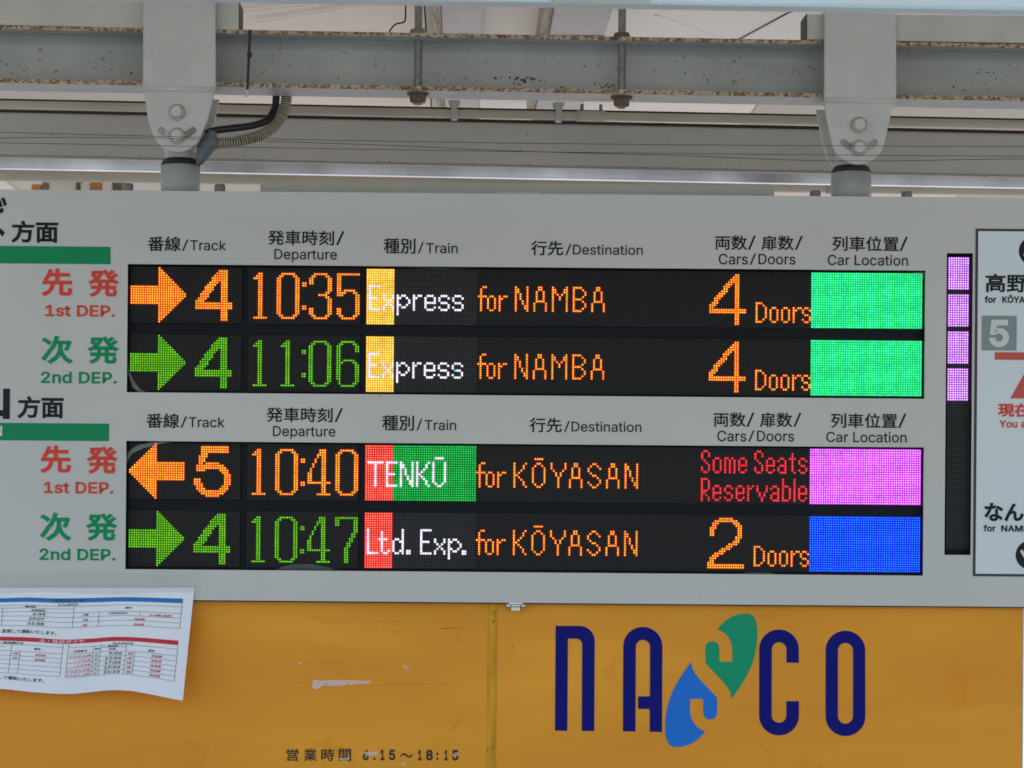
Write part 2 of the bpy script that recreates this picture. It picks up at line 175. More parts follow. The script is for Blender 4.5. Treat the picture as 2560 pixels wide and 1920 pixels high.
# outlines of a plain grotesque sans, 1/1000 em: character -> (advance, loops)
LAT = {' ':(188,[]),'.':(188,[[95,-4,83,-3,73,1,63,9,55,18,51,29,50,41,51,53,55,64,63,73,73,81,83,85,95,87,107,85,118,81,128,73,135,64,140,53,141,41,140,29,135,18,128,9,118,1,107,-3]]),'/':(249,[[235,533,71,-76,14,-76,178,533]]),'0':(453,[[227,-7,191,-3,158,7,130,24,105,48,85,77,69,113,57,155,50,202,48,254,50,306,57,353,69,395,85,431,106,461,130,484,159,502,191,512,227,516,262,512,295,502,323,484,348,461,368,431,384,395,396,353,403,306,405,254,403,202,396,155,384,113,368,77,348,48,323,24,295,7,263,-3],[227,50,250,52,271,60,290,74,306,92,320,116,330,144,338,176,342,213,344,254,342,295,338,332,330,365,320,393,306,416,290,435,271,449,250,457,227,460,203,457,182,449,163,435,147,416,134,393,123,365,115,332,111,295,109,254,111,213,115,176,123,144,134,116,147,92,163,74,182,60,203,52]]),'1':(453,[[76,0,76,55,391,55,391,0],[276,509,276,0,212,0,212,448,209,448,86,358,86,427,198,509]]),'2':(453,[[64,0,64,47,234,229,252,248,268,266,282,282,294,298,303,312,311,327,316,341,319,356,320,371,319,389,315,405,308,419,298,431,287,441,273,449,258,455,241,458,224,460,205,458,188,454,172,447,159,438,148,427,139,413,132,398,128,381,127,362,66,362,68,391,75,418,86,442,102,464,121,482,143,496,168,507,196,513,225,516,254,513,281,507,306,497,328,482,346,465,361,445,372,423,379,398,381,372,380,354,377,336,371,318,363,299,351,280,336,259,317,235,294,209,267,180,153,60,153,57,389,57,389,0]]),'3':(453,[[218,-7,188,-5,159,1,133,10,108,22,88,38,70,57,57,79,48,104,44,132,109,132,112,115,118,100,126,87,137,76,150,66,165,59,182,54,200,51,219,50,239,51,258,55,275,61,291,69,304,80,315,93,323,108,328,125,329,145,328,163,323,180,316,196,306,211,292,223,275,234,254,241,229,246,201,248,157,248,157,299,288,448,288,452,70,452,70,509,372,509,372,461,211,278,211,289,247,290,279,286,308,276,333,262,354,244,371,222,383,198,391,173,393,145,390,116,383,90,370,66,354,45,333,27,309,12,281,2,251,-5]]),'4':(453,[[40,105,40,158,247,509,311,509,109,166,109,163,413,163,413,105],[282,0,282,318,343,318,343,0]]),'5':(453,[[221,-7,192,-5,165,1,140,11,118,25,99,41,83,60,71,82,63,105,60,130,122,130,125,115,130,102,138,89,148,78,160,68,173,60,188,54,204,51,221,50,241,51,259,56,276,64,291,75,304,89,314,104,322,122,326,141,328,162,326,183,321,203,314,221,303,237,290,251,275,262,257,270,238,275,218,277,201,276,184,273,167,268,152,262,139,255,128,246,67,253,96,509,366,509,366,452,151,452,134,301,136,301,148,311,162,318,178,325,194,330,212,333,229,334,252,332,274,328,294,321,313,311,330,299,345,285,358,269,370,251,379,231,386,210,390,187,391,163,388,132,381,102,369,76,352,52,332,32,309,15,282,3,253,-4]]),'6':(453,[[226,-7,196,-4,168,3,142,15,119,31,100,51,84,74,73,101,66,130,64,162,65,187,71,212,80,239,93,268,112,302,137,340,252,509,322,509,151,261,145,261,151,270,157,279,165,288,174,295,184,302,196,307,208,311,221,313,235,314,265,312,291,305,316,295,337,280,355,262,370,240,380,215,387,187,389,157,387,127,379,98,368,73,352,50,333,30,310,14,284,3,257,-4],[226,48,245,50,263,55,279,63,293,73,304,86,314,101,322,119,326,137,327,157,326,178,322,196,314,213,304,228,293,241,279,251,263,259,245,264,226,265,207,264,190,259,174,252,160,241,148,229,138,214,131,197,126,179,125,158,126,138,131,119,138,102,148,86,160,73,174,63,190,55,207,50]]),'7':(453,[[97,0,323,448,323,452,62,452,62,509,391,509,391,449,165,0]]),'8':(453,[[226,-7,193,-5,163,1,136,11,111,25,91,42,74,62,62,84,54,109,52,135,53,156,58,176,65,195,75,212,87,228,101,241,117,252,134,260,153,265,153,267,129,276,109,289,93,308,80,330,73,354,70,380,73,405,79,429,90,450,106,469,124,485,146,498,170,508,197,514,226,516,255,514,282,508,306,498,328,485,346,469,361,450,373,429,379,405,382,380,379,354,372,330,359,308,343,289,323,276,300,267,300,265,319,260,335,252,351,241,365,228,377,212,387,195,395,176,399,156,401,135,398,109,391,84,378,62,362,42,341,25,317,11,289,1,259,-5],[226,49,248,50,267,54,285,60,300,69,313,79,323,91,331,106,335,121,337,139,335,157,330,173,322,189,312,202,298,213,283,223,265,230,247,234,226,235,206,234,187,230,169,223,154,213,140,202,130,189,122,173,117,157,115,139,117,121,121,106,129,91,139,79,152,69,167,60,185,54,205,50],[226,290,244,291,260,294,274,300,287,308,298,318,307,330,314,344,318,359,319,376,318,392,314,407,308,420,299,432,288,442,275,449,260,455,244,459,226,460,208,459,192,455,177,449,164,442,153,432,145,420,138,407,134,392,133,376,134,359,138,344,145,330,154,318,165,308,178,300,193,294,209,291]]),'9':(453,[[226,516,256,513,285,506,310,494,333,478,352,458,368,434,380,408,387,378,389,347,387,322,382,296,373,270,359,240,340,207,315,168,200,0,130,0,301,248,307,248,302,238,295,229,287,221,278,214,268,207,257,202,245,198,232,195,218,195,188,197,161,203,137,214,116,229,98,247,83,269,72,294,66,321,64,352,66,382,73,411,85,436,101,459,120,479,143,494,168,506,196,513],[226,460,207,459,190,454,174,446,160,435,148,423,138,407,131,390,127,372,125,352,127,331,131,313,138,295,148,280,160,268,174,257,190,250,207,245,226,243,245,245,263,249,279,257,293,267,305,280,314,295,322,312,326,330,327,350,326,371,322,390,314,407,305,422,293,435,279,446,263,454,245,459]]),':':(188,[[95,-4,83,-3,73,1,63,9,55,18,51,29,50,41,51,53,55,64,63,73,73,81,83,85,95,87,107,85,118,81,128,73,135,64,140,53,141,41,140,29,135,18,128,9,118,1,107,-3],[95,271,83,272,73,277,63,284,55,294,51,304,50,316,51,328,55,339,63,349,73,356,83,360,95,362,107,360,118,356,128,349,135,339,140,328,141,316,140,304,135,294,128,284,118,277,107,272]]),'A':(480,[[16,0,201,509,276,509,463,0,395,0,287,302,232,478,245,478,233,437,222,402,191,302,85,0],[110,142,110,199,370,199,370,142]]),'B':(456,[[60,0,60,509,241,509,274,507,304,501,329,491,350,477,367,461,381,442,390,421,396,398,398,374,397,353,393,336,387,320,378,307,368,295,356,286,343,278,329,272,315,267,315,262,331,260,347,254,363,245,378,234,391,220,402,203,411,184,416,161,418,136,416,111,410,88,400,67,386,48,368,31,344,18,317,8,284,2,247,0],[125,57,245,57,281,60,309,67,330,80,344,96,353,115,355,137,354,153,350,169,342,184,333,197,320,209,306,218,289,225,269,229,248,231,125,231],[125,285,238,285,256,287,273,290,288,296,302,304,314,314,323,326,330,340,335,355,336,372,333,393,326,412,313,429,294,442,270,449,240,452,125,452]]),'C':(510,[[267,-7,225,-3,186,7,150,25,119,49,92,79,70,115,53,157,44,203,40,254,44,305,53,352,70,393,92,429,119,459,150,484,186,501,225,512,267,516,293,514,317,511,340,504,362,496,383,485,402,471,419,456,435,438,448,418,459,397,467,373,473,348,408,348,404,365,397,380,389,395,380,407,369,418,357,428,344,437,330,444,315,449,300,453,284,455,267,456,237,453,209,445,184,432,161,414,141,391,125,364,113,332,106,295,103,254,106,213,113,177,125,145,141,117,161,94,184,76,210,63,237,56,267,53,284,54,300,56,315,60,330,65,344,72,357,81,369,90,380,102,389,114,397,128,404,144,408,160,473,160,467,135,459,112,448,91,435,71,420,53,402,38,383,24,363,13,341,5,317,-2,293,-6]]),'D':(502,[[219,0,96,0,96,57,215,57,254,60,288,68,318,81,343,99,363,122,379,149,390,181,397,216,399,255,397,294,390,329,379,361,364,388,344,410,320,428,291,441,258,449,221,452,93,452,93,509,225,509,273,505,315,495,353,478,385,455,412,426,433,391,449,351,458,306,462,255,458,205,449,159,433,119,411,83,384,54,351,31,312,14,268,3],[125,509,125,0,60,0,60,509]]),'E':(419,[[60,0,60,509,372,509,372,452,125,452,125,286,355,286,355,229,125,229,125,57,375,57,375,0]]),'K':(467,[[104,145,104,216,212,344,364,509,448,509,231,276,228,276],[60,0,60,509,125,509,125,334,124,225,125,193,125,0],[372,0,188,259,228,309,449,0]]),'L':(393,[[60,0,60,509,125,509,125,57,361,57,361,0]]),'M':(628,[[60,0,60,509,152,509,277,187,322,49,307,49,352,187,476,509,568,509,568,0,504,0,507,457,513,457,456,291,342,0,286,0,170,291,112,457,119,457,122,291,122,0]]),'N':(523,[[60,0,60,509,136,509,343,183,414,55,405,54,399,195,399,509,463,509,463,0,387,0,202,290,108,452,119,454,125,291,125,0]]),'P':(445,[[60,0,60,509,235,509,272,506,305,499,332,487,356,471,375,452,390,430,400,404,407,377,409,348,407,318,400,291,390,265,375,243,356,223,332,207,305,195,272,188,235,186,109,186,109,242,233,242,257,244,279,248,297,256,312,266,324,279,333,294,339,310,343,328,344,348,343,367,339,385,333,402,324,416,312,428,297,439,279,446,257,451,232,452,125,452,125,0]]),'S':(447,[[224,-9,188,-7,156,-1,128,9,102,23,81,40,64,60,51,83,42,109,38,137,104,137,108,118,114,102,123,88,136,76,150,66,166,59,185,53,204,50,224,49,246,50,267,54,286,60,303,69,317,79,329,92,338,106,344,122,346,139,344,154,340,168,332,179,322,189,310,197,296,205,280,211,263,217,245,222,184,239,145,253,112,269,86,289,67,313,56,341,52,372,54,400,62,425,75,448,92,468,113,484,138,498,165,508,195,514,227,516,259,514,289,508,316,498,340,484,360,468,377,449,390,427,398,403,401,378,337,378,332,402,320,421,302,437,280,449,254,456,225,459,204,457,185,454,167,448,152,440,139,430,129,418,121,405,117,391,115,376,117,359,122,345,131,334,142,324,155,315,169,308,184,302,198,297,212,293,264,279,279,275,295,270,312,264,328,256,344,248,359,238,372,226,384,213,395,198,402,180,407,161,408,139,406,112,399,87,386,64,370,43,349,25,323,11,294,0,261,-7]]),'T':(449,[[32,452,32,509,417,509,417,452,257,452,257,0,193,0,193,452]]),'Y':(472,[[203,0,203,208,16,509,91,509,192,344,222,292,231,274,240,254,250,230,224,230,233,254,242,275,251,293,280,344,381,509,455,509,268,208,268,0]]),'a':(389,[[160,-9,137,-7,115,-3,94,5,76,15,60,29,48,45,38,63,32,84,30,108,32,128,36,146,43,161,53,174,64,184,78,193,92,200,108,206,125,211,247,229,257,231,265,235,271,240,274,246,275,272,272,285,267,297,260,307,251,315,240,322,227,327,212,330,196,331,178,330,163,327,149,322,137,316,127,309,118,301,110,292,104,283,100,274,41,291,51,313,64,331,79,346,95,358,114,368,133,375,153,380,173,383,194,384,208,384,223,382,239,379,255,375,271,369,286,360,300,350,312,336,322,320,330,301,335,278,337,251,337,0,277,0,277,52,272,52,267,43,260,34,252,25,242,16,229,8,215,1,199,-4,181,-7],[170,45,192,47,211,51,228,59,242,68,254,80,263,93,270,108,274,122,276,138,276,190,161,166,147,163,134,159,122,153,112,147,103,139,97,130,93,118,92,105,93,93,96,82,102,72,109,64,119,57,130,52,142,48,156,46]]),'c':(396,[[207,-8,174,-5,144,3,117,16,93,35,72,58,56,85,44,116,37,150,34,187,37,225,44,260,56,291,72,318,93,341,117,360,144,374,174,382,207,384,226,384,243,381,260,377,276,371,291,364,305,356,318,346,330,335,340,322,349,308,356,293,362,277,303,262,300,272,295,281,290,289,284,297,278,304,270,311,261,316,252,321,242,325,231,328,220,329,207,330,184,328,163,321,145,310,130,296,118,278,108,258,102,236,98,212,96,187,98,163,102,139,108,117,118,97,130,80,145,66,163,55,184,49,207,46,220,47,232,49,243,52,253,55,262,60,271,66,279,73,285,80,292,89,297,98,301,107,304,117,363,102,357,86,350,70,341,56,331,43,319,32,306,21,292,12,277,5,261,-1,244,-5,226,-7]]),'d':(424,[[195,-8,165,-6,137,3,111,16,89,34,70,57,55,84,43,116,36,151,34,189,36,227,43,261,55,293,70,320,89,342,112,361,137,374,165,382,196,384,218,383,237,379,253,373,267,364,278,355,287,346,306,319,311,319,311,509,372,509,372,0,313,0,313,59,307,59,287,31,277,21,266,12,252,4,236,-3,217,-7],[205,47,226,49,246,55,263,65,278,78,290,95,299,115,306,138,310,162,312,189,310,216,306,241,300,263,290,282,278,299,263,312,246,322,227,328,205,330,182,328,162,322,145,311,130,298,118,281,108,261,102,239,98,215,96,189,98,163,102,139,109,117,118,97,130,80,145,66,162,55,182,49]]),'e':(404,[[212,-8,177,-5,145,3,117,16,92,35,72,58,56,85,44,116,37,150,34,187,36,224,44,258,55,290,71,317,91,340,115,359,142,373,172,382,205,384,226,383,246,380,266,374,285,366,303,355,319,341,334,324,347,305,357,282,365,256,370,227,371,194,371,169,75,169,75,221,338,221,310,202,308,226,304,248,298,269,288,286,277,301,263,314,246,323,227,328,205,330,183,328,164,323,146,313,131,301,119,286,109,270,102,251,97,231,96,211,96,178,98,151,102,127,110,106,121,88,135,73,151,61,169,53,190,48,212,46,227,47,241,49,254,53,265,58,276,65,285,73,294,82,300,93,306,105,365,91,358,72,348,55,335,39,320,26,302,14,283,4,261,-3,237,-7]]),'f':(254,[[228,379,228,327,6,327,6,379],[81,0,81,432,82,452,87,470,96,486,107,499,120,510,135,519,152,525,169,529,187,530,243,521,227,468,195,474,178,472,164,468,154,460,147,449,143,435,142,419,142,0]]),'h':(410,[[114,227,114,0,53,0,53,509,114,509,114,287,102,287,116,319,132,344,152,362,175,374,200,382,227,384,252,383,275,377,295,369,313,356,328,340,341,321,350,298,355,271,357,240,357,0,296,0,296,235,293,263,286,286,273,304,256,318,235,326,210,329,192,328,176,324,161,317,147,308,136,297,126,283,119,266,115,248]]),'i':(167,[[53,0,53,379,114,379,114,0],[84,443,73,444,63,448,54,455,47,463,43,472,41,483,43,494,47,504,54,512,63,518,73,522,84,524,95,522,105,518,114,512,121,504,125,494,126,483,125,472,121,463,114,455,105,448,95,444]]),'k':(381,[[110,137,110,212,121,212,284,379,360,379,184,199,177,199],[53,0,53,509,114,509,114,0],[294,0,148,186,191,229,372,0]]),'n':(410,[[114,227,114,0,53,0,53,379,112,379,112,287,102,287,116,319,132,344,152,362,175,374,200,382,227,384,252,383,275,377,295,369,313,356,328,340,341,321,350,298,355,271,357,240,357,0,296,0,296,235,293,263,286,286,273,304,256,318,235,326,210,329,192,328,176,324,161,317,147,308,136,297,126,283,119,266,115,248]]),'o':(415,[[207,-8,174,-5,144,3,117,16,93,35,72,58,56,85,44,116,37,150,34,187,37,225,44,260,56,291,72,318,93,341,117,360,144,374,174,382,207,384,241,382,271,374,299,360,323,341,343,318,359,291,371,260,379,225,381,187,379,150,371,116,359,85,343,58,323,35,299,16,271,3,241,-5],[207,46,231,49,252,55,270,66,285,80,298,97,307,117,314,139,318,163,319,187,318,212,314,236,307,258,298,278,285,296,270,310,252,321,231,328,207,330,184,328,163,321,145,310,130,296,118,278,108,258,102,236,98,212,96,187,98,163,102,139,108,117,118,97,130,80,145,66,163,55,184,49]]),'p':(424,[[53,-143,53,379,112,379,112,319,118,319,137,346,147,355,158,364,171,373,188,379,207,383,229,384,259,382,287,374,313,361,335,342,354,320,370,293,381,261,388,227,390,189,388,151,381,116,370,84,355,57,336,34,313,16,288,3,260,-6,229,-8,208,-7,189,-3,173,4,159,12,147,21,138,31,118,59,114,59,114,-143],[220,47,242,49,262,55,279,66,294,80,306,97,316,117,323,139,327,163,328,189,327,215,323,239,316,261,307,281,295,298,280,311,262,322,243,328,220,330,198,328,178,322,161,312,147,299,134,282,125,263,118,241,114,216,113,189,114,162,118,138,125,115,135,95,147,78,162,65,179,55,198,49]]),'r':(259,[[53,0,53,379,112,379,112,321,115,321,124,339,137,354,152,367,171,377,191,383,213,385,243,384,243,322,207,326,190,324,174,321,159,315,146,306,135,296,126,284,119,269,115,254,114,237,114,0]]),'s':(365,[[182,-8,157,-7,133,-3,112,3,93,12,76,24,62,38,50,54,41,73,36,94,94,107,101,87,111,72,124,60,141,52,160,47,181,45,206,47,227,53,244,62,258,74,265,88,268,103,266,115,262,126,254,136,243,144,229,150,212,155,149,170,118,180,92,192,72,208,58,227,50,249,47,274,49,295,55,314,65,332,79,347,95,360,115,370,137,378,161,383,187,384,212,383,234,379,254,372,271,363,286,352,299,339,309,324,318,308,324,290,268,277,262,291,254,304,243,316,228,325,210,331,187,333,166,331,147,326,131,317,119,305,111,292,109,277,110,264,115,253,124,243,136,235,152,229,172,223,229,209,261,200,287,187,306,171,320,153,328,131,331,107,329,85,323,65,312,47,298,31,281,18,260,6,236,-2,210,-7]]),'t':(227,[[204,379,204,327,6,327,6,379],[65,471,126,471,126,98,127,83,130,70,136,61,144,55,156,51,202,54,213,2,168,-4,138,-1,113,7,92,21,77,41,68,64,65,93]]),'u':(410,[[182,-5,158,-3,135,2,115,11,97,23,82,39,69,59,60,82,54,109,53,139,53,379,114,379,114,144,116,117,124,94,137,75,154,61,175,53,200,50,218,51,234,55,249,62,263,71,274,83,283,97,290,113,295,132,296,153,296,379,357,379,357,0,298,0,298,92,307,92,294,60,277,35,257,17,234,5,209,-3]]),'Ō':(533,[[267,-7,225,-3,186,7,150,25,119,49,92,79,70,115,53,157,44,203,40,254,44,305,53,352,70,393,92,429,119,459,150,484,186,501,225,512,267,516,309,512,348,501,384,484,415,459,442,429,464,393,480,352,490,305,493,254,490,203,480,157,464,115,442,79,415,49,384,25,348,7,309,-3],[267,53,296,55,324,63,349,76,372,94,392,116,408,144,420,176,428,213,430,254,428,295,420,332,408,365,392,392,372,415,349,433,324,446,296,453,267,456,237,453,210,445,184,433,161,415,142,392,125,364,113,332,106,295,103,254,106,213,113,176,125,144,142,117,161,94,184,76,210,63,237,55],[362,636,362,587,172,587,172,636]]),'→':(665,[[374,0,335,40,407,111,530,216,521,205,436,194,86,194,86,251,436,251,521,241,530,229,407,334,335,406,374,445,597,223]])}
def outline_loops(c):
    """closed outlines of a text or curve datablock, as lists of (x, y)"""
    c.fill_mode = 'NONE'
    o = bpy.data.objects.new('t', c); COL.objects.link(o)
    dg = bpy.context.evaluated_depsgraph_get(); me = bpy.data.meshes.new_from_object(o.evaluated_get(dg))
    adj = {}
    for e in me.edges:
        a, b = e.vertices; adj.setdefault(a, []).append(b); adj.setdefault(b, []).append(a)
    seen = set(); out = []
    for st in adj:
        if st in seen: continue
        lp = [st]; seen.add(st); cur = st
        while True:
            nx = [q for q in adj[cur] if q not in seen]
            if not nx: break
            cur = nx[0]; seen.add(cur); lp.append(cur)
        out.append([(me.vertices[i].co.x, me.vertices[i].co.y) for i in lp])
    bpy.data.objects.remove(o); bpy.data.meshes.remove(me)
    return out
def area(lp): return sum(lp[i - 1][0] * lp[i][1] - lp[i][0] * lp[i - 1][1] for i in range(len(lp))) / 2
def inside(p, lp):
    r = False
    for i in range(len(lp)):
        (x1, y1), (x2, y2) = lp[i - 1], lp[i]
        if (y1 > p[1]) != (y2 > p[1]) and p[0] < (x2 - x1) * (p[1] - y1) / (y2 - y1) + x1: r = not r
    return r
def fill(loops):
    c = bpy.data.curves.new('t', 'CURVE'); c.dimensions = '2D'; c.fill_mode = 'FRONT'
    for lp in loops:
        sp_ = c.splines.new('POLY'); sp_.points.add(len(lp) - 1); sp_.use_cyclic_u = True
        for i, p in enumerate(lp): sp_.points[i].co = (p[0], p[1], 0, 1)
    o = bpy.data.objects.new('t', c); COL.objects.link(o)
    dg = bpy.context.evaluated_depsgraph_get(); me = bpy.data.meshes.new_from_object(o.evaluated_get(dg))
    r = [(v.co.x, v.co.y) for v in me.vertices], [tuple(p.vertices) for p in me.polygons]
    bpy.data.objects.remove(o); bpy.data.curves.remove(c); bpy.data.meshes.remove(me)
    return r
def glyphs(s, bold=0.0):
    """filled letters: every stroke outline is filled on a layer of its own and the weight is added as a thin rim, so no faces share a plane"""
    k = (s, bold)
    if k in TXT: return TXT[k]
    loops = []
    if all(q in LAT for q in s):
        x = 0
        for q in s:
            loops += [[(x + lp[2 * i] / 1000, lp[2 * i + 1] / 1000) for i in range(len(lp) // 2)] for lp in LAT[q][1]]
            x += LAT[q][0] / 1000 + bold * .6
    else:
        c = bpy.data.curves.new('t', 'FONT'); c.body = s; c.size = 1; c.resolution_u = 3
        loops = [l for l in outline_loops(c) if len(l) > 2]; bpy.data.curves.remove(c)
    big = {}
    outer, holes = [], []
    for lp in loops:          # a loop is a hole when it runs against the sense of the outer loop round it
        host = [o for o in loops if o is not lp and abs(area(o)) > abs(area(lp)) and inside(lp[0], o) and inside(lp[len(lp) // 2], o)]
        if len(host) % 2 == 1 and area(lp) * area(min(host, key=lambda o: abs(area(o)))) < 0: holes.append((lp, min(host, key=lambda o: abs(area(o)))))
        else: outer.append(lp)
    vs, fs = [], []
    for i, o in enumerate(outer):
        v, f = fill([o] + [h for h, p in holes if p is o]); b = len(vs)
        vs += [(x, y, i % 3) for x, y in v]; fs += [tuple(b + q for q in t) for t in f]
    if bold:
        for lp in loops:
            for i in range(len(lp)):
                (x1, y1), (x2, y2) = lp[i - 1], lp[i]; d = math.hypot(x2 - x1, y2 - y1)
                if d < 1e-6: continue
                tx, ty = (x2 - x1) / d, (y2 - y1) / d
                def cap(px, py, qx, qy):      # how far the rim runs past a corner
                    l_ = math.hypot(qx - px, qy - py) or 1; co = max(-.2, min(1, (tx * (qx - px) + ty * (qy - py)) / l_))
                    return math.sqrt((1 - co) / (1 + co))
                e0 = cap(*lp[i - 2], x1, y1); e1 = cap(x2, y2, *lp[(i + 1) % len(lp)])
                ux, uy = tx * bold, ty * bold; b = len(vs); y_ = 3 + i % 3
                vs += [(x1 - ux * e0 + uy, y1 - uy * e0 - ux, y_), (x2 + ux * e1 + uy, y2 + uy * e1 - ux, y_), (x2 + ux * e1 - uy, y2 + uy * e1 + ux, y_), (x1 - ux * e0 - uy, y1 - uy * e0 + ux, y_)]
                fs.append((b, b + 1, b + 2, b + 3))
    x0, x1 = min(v[0] for v in vs), max(v[0] for v in vs); y0, y1 = min(v[1] for v in vs), max(v[1] for v in vs)
    vs = [((x - x0) / (x1 - x0), (y - y0) / (y1 - y0), l) for x, y, l in vs]
    TXT[k] = (vs, fs); return TXT[k]
def text(s, x0, yt, x1, yb, Y, m, parent, bold=0.0, dz=0.0, label=None, name='lettering', dx=0.0):
    """ink box in photo pixels (heights read at the left end), laid flat on the plane y=Y"""
    vs, fs = glyphs(s, bold)
    a, b = P(x0, yt, Y), P(x0, yb, Y); X1 = P(x1, yb + RS * (x1 - x0), Y).x; X0 = (a.x + b.x) / 2
    me = mesh([(X0 + u * (X1 - X0) + dx, Y - l * 6e-5, b.z + v * (a.z - b.z) - dz) for u, v, l in vs], fs)
    o = link(name, me, m, parent)
    if label: o['label'] = label
    return o
def hexbolt(name, c, r, h, m, parent, axis='Y', washer=0, rot=0, n=6):
    """hexagon head standing on c, pointing to -Y (axis Y) or +Z / -Z"""
    bm = bmesh.new()
    def ring(rr, t, k, off=0): return [bm.verts.new(fr(rr * math.cos(off + i * 2 * math.pi / k), rr * math.sin(off + i * 2 * math.pi / k), t)) for i in range(k)]
    def fr(a, b, t):
        if axis == 'Y': return c + Vector((a, -t, b))
        return c + Vector((a, b, t if axis == 'Z' else -t))
    def solid(rings):
        for a, b in zip(rings, rings[1:]):
            k = len(a)
            for i in range(k): bm.faces.new((a[i], a[(i + 1) % k], b[(i + 1) % k], b[i]))
        bm.faces.new(rings[0]); bm.faces.new(rings[-1])
    t0 = 0
    if washer:
        solid([ring(washer, 0, 20), ring(washer, .0022, 20)]); t0 = .0023
    solid([ring(r, t0, n, rot), ring(r, h * .8, n, rot), ring(r * .88, h, n, rot)])
    return link(name, bm_mesh(bm), m, parent)

# ------------------------------------------------------------------ materials
white_sheet = mat('white_painted_sheet', (.62, .597, .555), .42, noise=.03, nscale=3, bump=.03, bscale=900, coat=.1)
bracket_paint = mat('grey_bracket_paint', (.60, .59, .555), .5, noise=.06, nscale=18, bump=.15, bscale=260, col2=[((.50, .44, .35), 45, .66, .08)])
pole_paint = mat('grey_pole_paint', (.42, .43, .43), .5, noise=.08, nscale=25, bump=.12, bscale=300)
bolt_paint = mat('painted_bolt', (.62, .60, .56), .5, noise=.08, nscale=150)
RUST, RUST2 = (.13, .045, .018), (.24, .105, .04)
channel_paint = mat('aged_grey_channel_paint', (.455, .46, .44), .5, noise=.10, nscale=9, bump=.1, bscale=200,
                    col2=[(RUST2, 75, .655, .03), (RUST, 38, .70, .02)])
lip_paint = mat('rusting_cream_edge', (.56, .46, .33), .6, noise=.2, nscale=60, bump=.4, bscale=400,
                col2=[((.36, .20, .09), 60, .50, .12), (RUST2, 150, .50, .07), (RUST, 190, .55, .05), (RUST, 22, .60, .10)])
plain_grey = mat('cream_grey_steel_paint', (.60, .58, .525), .5, noise=.08, nscale=12, bump=.1, bscale=250, col2=[((.25, .16, .09), 40, .70, .06)])
zinc = mat('threaded_zinc', (.24, .23, .22), .45, metal=.6, noise=.2, nscale=120)
rusty = mat('rusty_nut', (.16, .095, .06), .75, noise=.35, nscale=160, bump=.5, bscale=300)
black_rubber = mat('black_rubber', (.012, .012, .014), .38)
sealant = mat('black_sealant', (.018, .016, .014), .6, noise=.3, nscale=200, bump=.6, bscale=300)
putty = mat('grey_putty', (.15, .165, .19), .7, noise=.2, nscale=60, bump=.6, bscale=150)
conduit_m = mat('beige_corrugated_plastic', (.48, .42, .30), .5)
ceil_m = [mat('ceiling_paint_a', (.77, .675, .595), .7, noise=.07, nscale=2.5, col2=[((.55, .42, .32), 9, .66, .10)]), mat('ceiling_paint_b', (.56, .50, .44), .7, noise=.05, nscale=2.5),
          mat('ceiling_paint_c', (.86, .80, .75), .7, noise=.04, nscale=2.5)]
joist_m = mat('white_joist_paint', (.50, .47, .455), .6, noise=.1, nscale=14, bump=.25, bscale=90, col2=[((.30, .24, .18), 30, .66, .06)])
pipe_m = mat('beige_pipe_paint', (.50, .455, .37), .5, noise=.08, nscale=8, col2=[((.30, .22, .14), 30, .72, .05)])
trough_m = mat('grey_trough_paint', (.48, .47, .45), .5, noise=.07, nscale=3, col2=[((.30, .20, .12), 14, .72, .06)])
alu = mat('polished_aluminium', (.62, .61, .74), .2, metal=1, noise=.42, nscale=4.2, stretch=(1, .01, .01))  # light and dark streaks in the colour imitate reflections
rail_m = mat('pale_blue_grey_enamel', (.74, .84, .85), .4, noise=.03, nscale=4)
frame_black = mat('led_board_black', (.005, .006, .011), .5, spec=.18)
louvre_m = mat('black_louvre_plastic', (.011, .010, .011), .6, spec=.3)
unlit_m = mat('unlit_led_lens', (.030, .024, .025), .5, spec=.3)
unlit_rgb = mat('unlit_colour_led_lens', (.07, .07, .068), .5, spec=.25)
module_m = mat('led_module_face', (.014, .011, .013), .6, spec=.3)
module_rgb = mat('colour_led_module_face', (.011, .011, .012), .6, spec=.3)
ink = mat('black_ink', (.014, .014, .018), .45, spec=.2)
ink_red = mat('red_ink', lin((232, 78, 62)), .45, spec=.2)
ink_green = mat('green_ink', (.0, .31, .115), .45, spec=.2)
ink_white = mat('white_ink', (.72, .74, .72), .45)
band_green = mat('green_vinyl_band', (.0, .27, .10), .4, spec=.2)
map_white = mat('white_acrylic', (.73, .78, .80), .3, coat=.2)
map_border = mat('dark_border_vinyl', (.035, .03, .04), .4)
map_grey = mat('grey_vinyl', (.25, .30, .295), .4)
map_red = mat('red_vinyl', (.62, .075, .055), .4)
yel = mat('yellow_board_film', (.96, .360, .034), .45, noise=.15, nscale=2.6, stretch=(.7, 1, 2.6), bump=.04, bscale=60,
          col2=[((.84, .29, .012), 5, .60, .12), ((.55, .22, .03), 160, .74, .03)], spec=.14)
seam_m = mat('olive_seam_tape', (.66, .32, .02), .55, spec=.15, noise=.28, nscale=20, stretch=(3, 1, .4), col2=[((.20, .13, .02), 90, .62, .06)])
navy = mat('navy_vinyl', (.008, .010, .19), .45, spec=.08)
logo_green = mat('logo_green_vinyl', (.0, .34, .165), .35, spec=.2)
logo_blue = mat('logo_blue_vinyl', (.012, .19, .72), .35, spec=.2)
ink_worn = mat('worn_black_ink', (.03, .026, .02), .6, col2=[((.42, .30, .20), 90, .70, .03)])
chrome = mat('chromed_steel', (.62, .6, .58), .18, metal=1)
paper_m = mat('office_paper', (.96, .95, .99), .8, spec=.2, bump=.05, bscale=40)
def film(name, col, a, rough=.2):
    m = mat(name, col, rough, alpha=a); return m
tape_m = film('clear_tape', (.75, .77, .77), .16, .12)
tape_old = film('cloudy_old_tape', (.9, .83, .76), .42, .3)
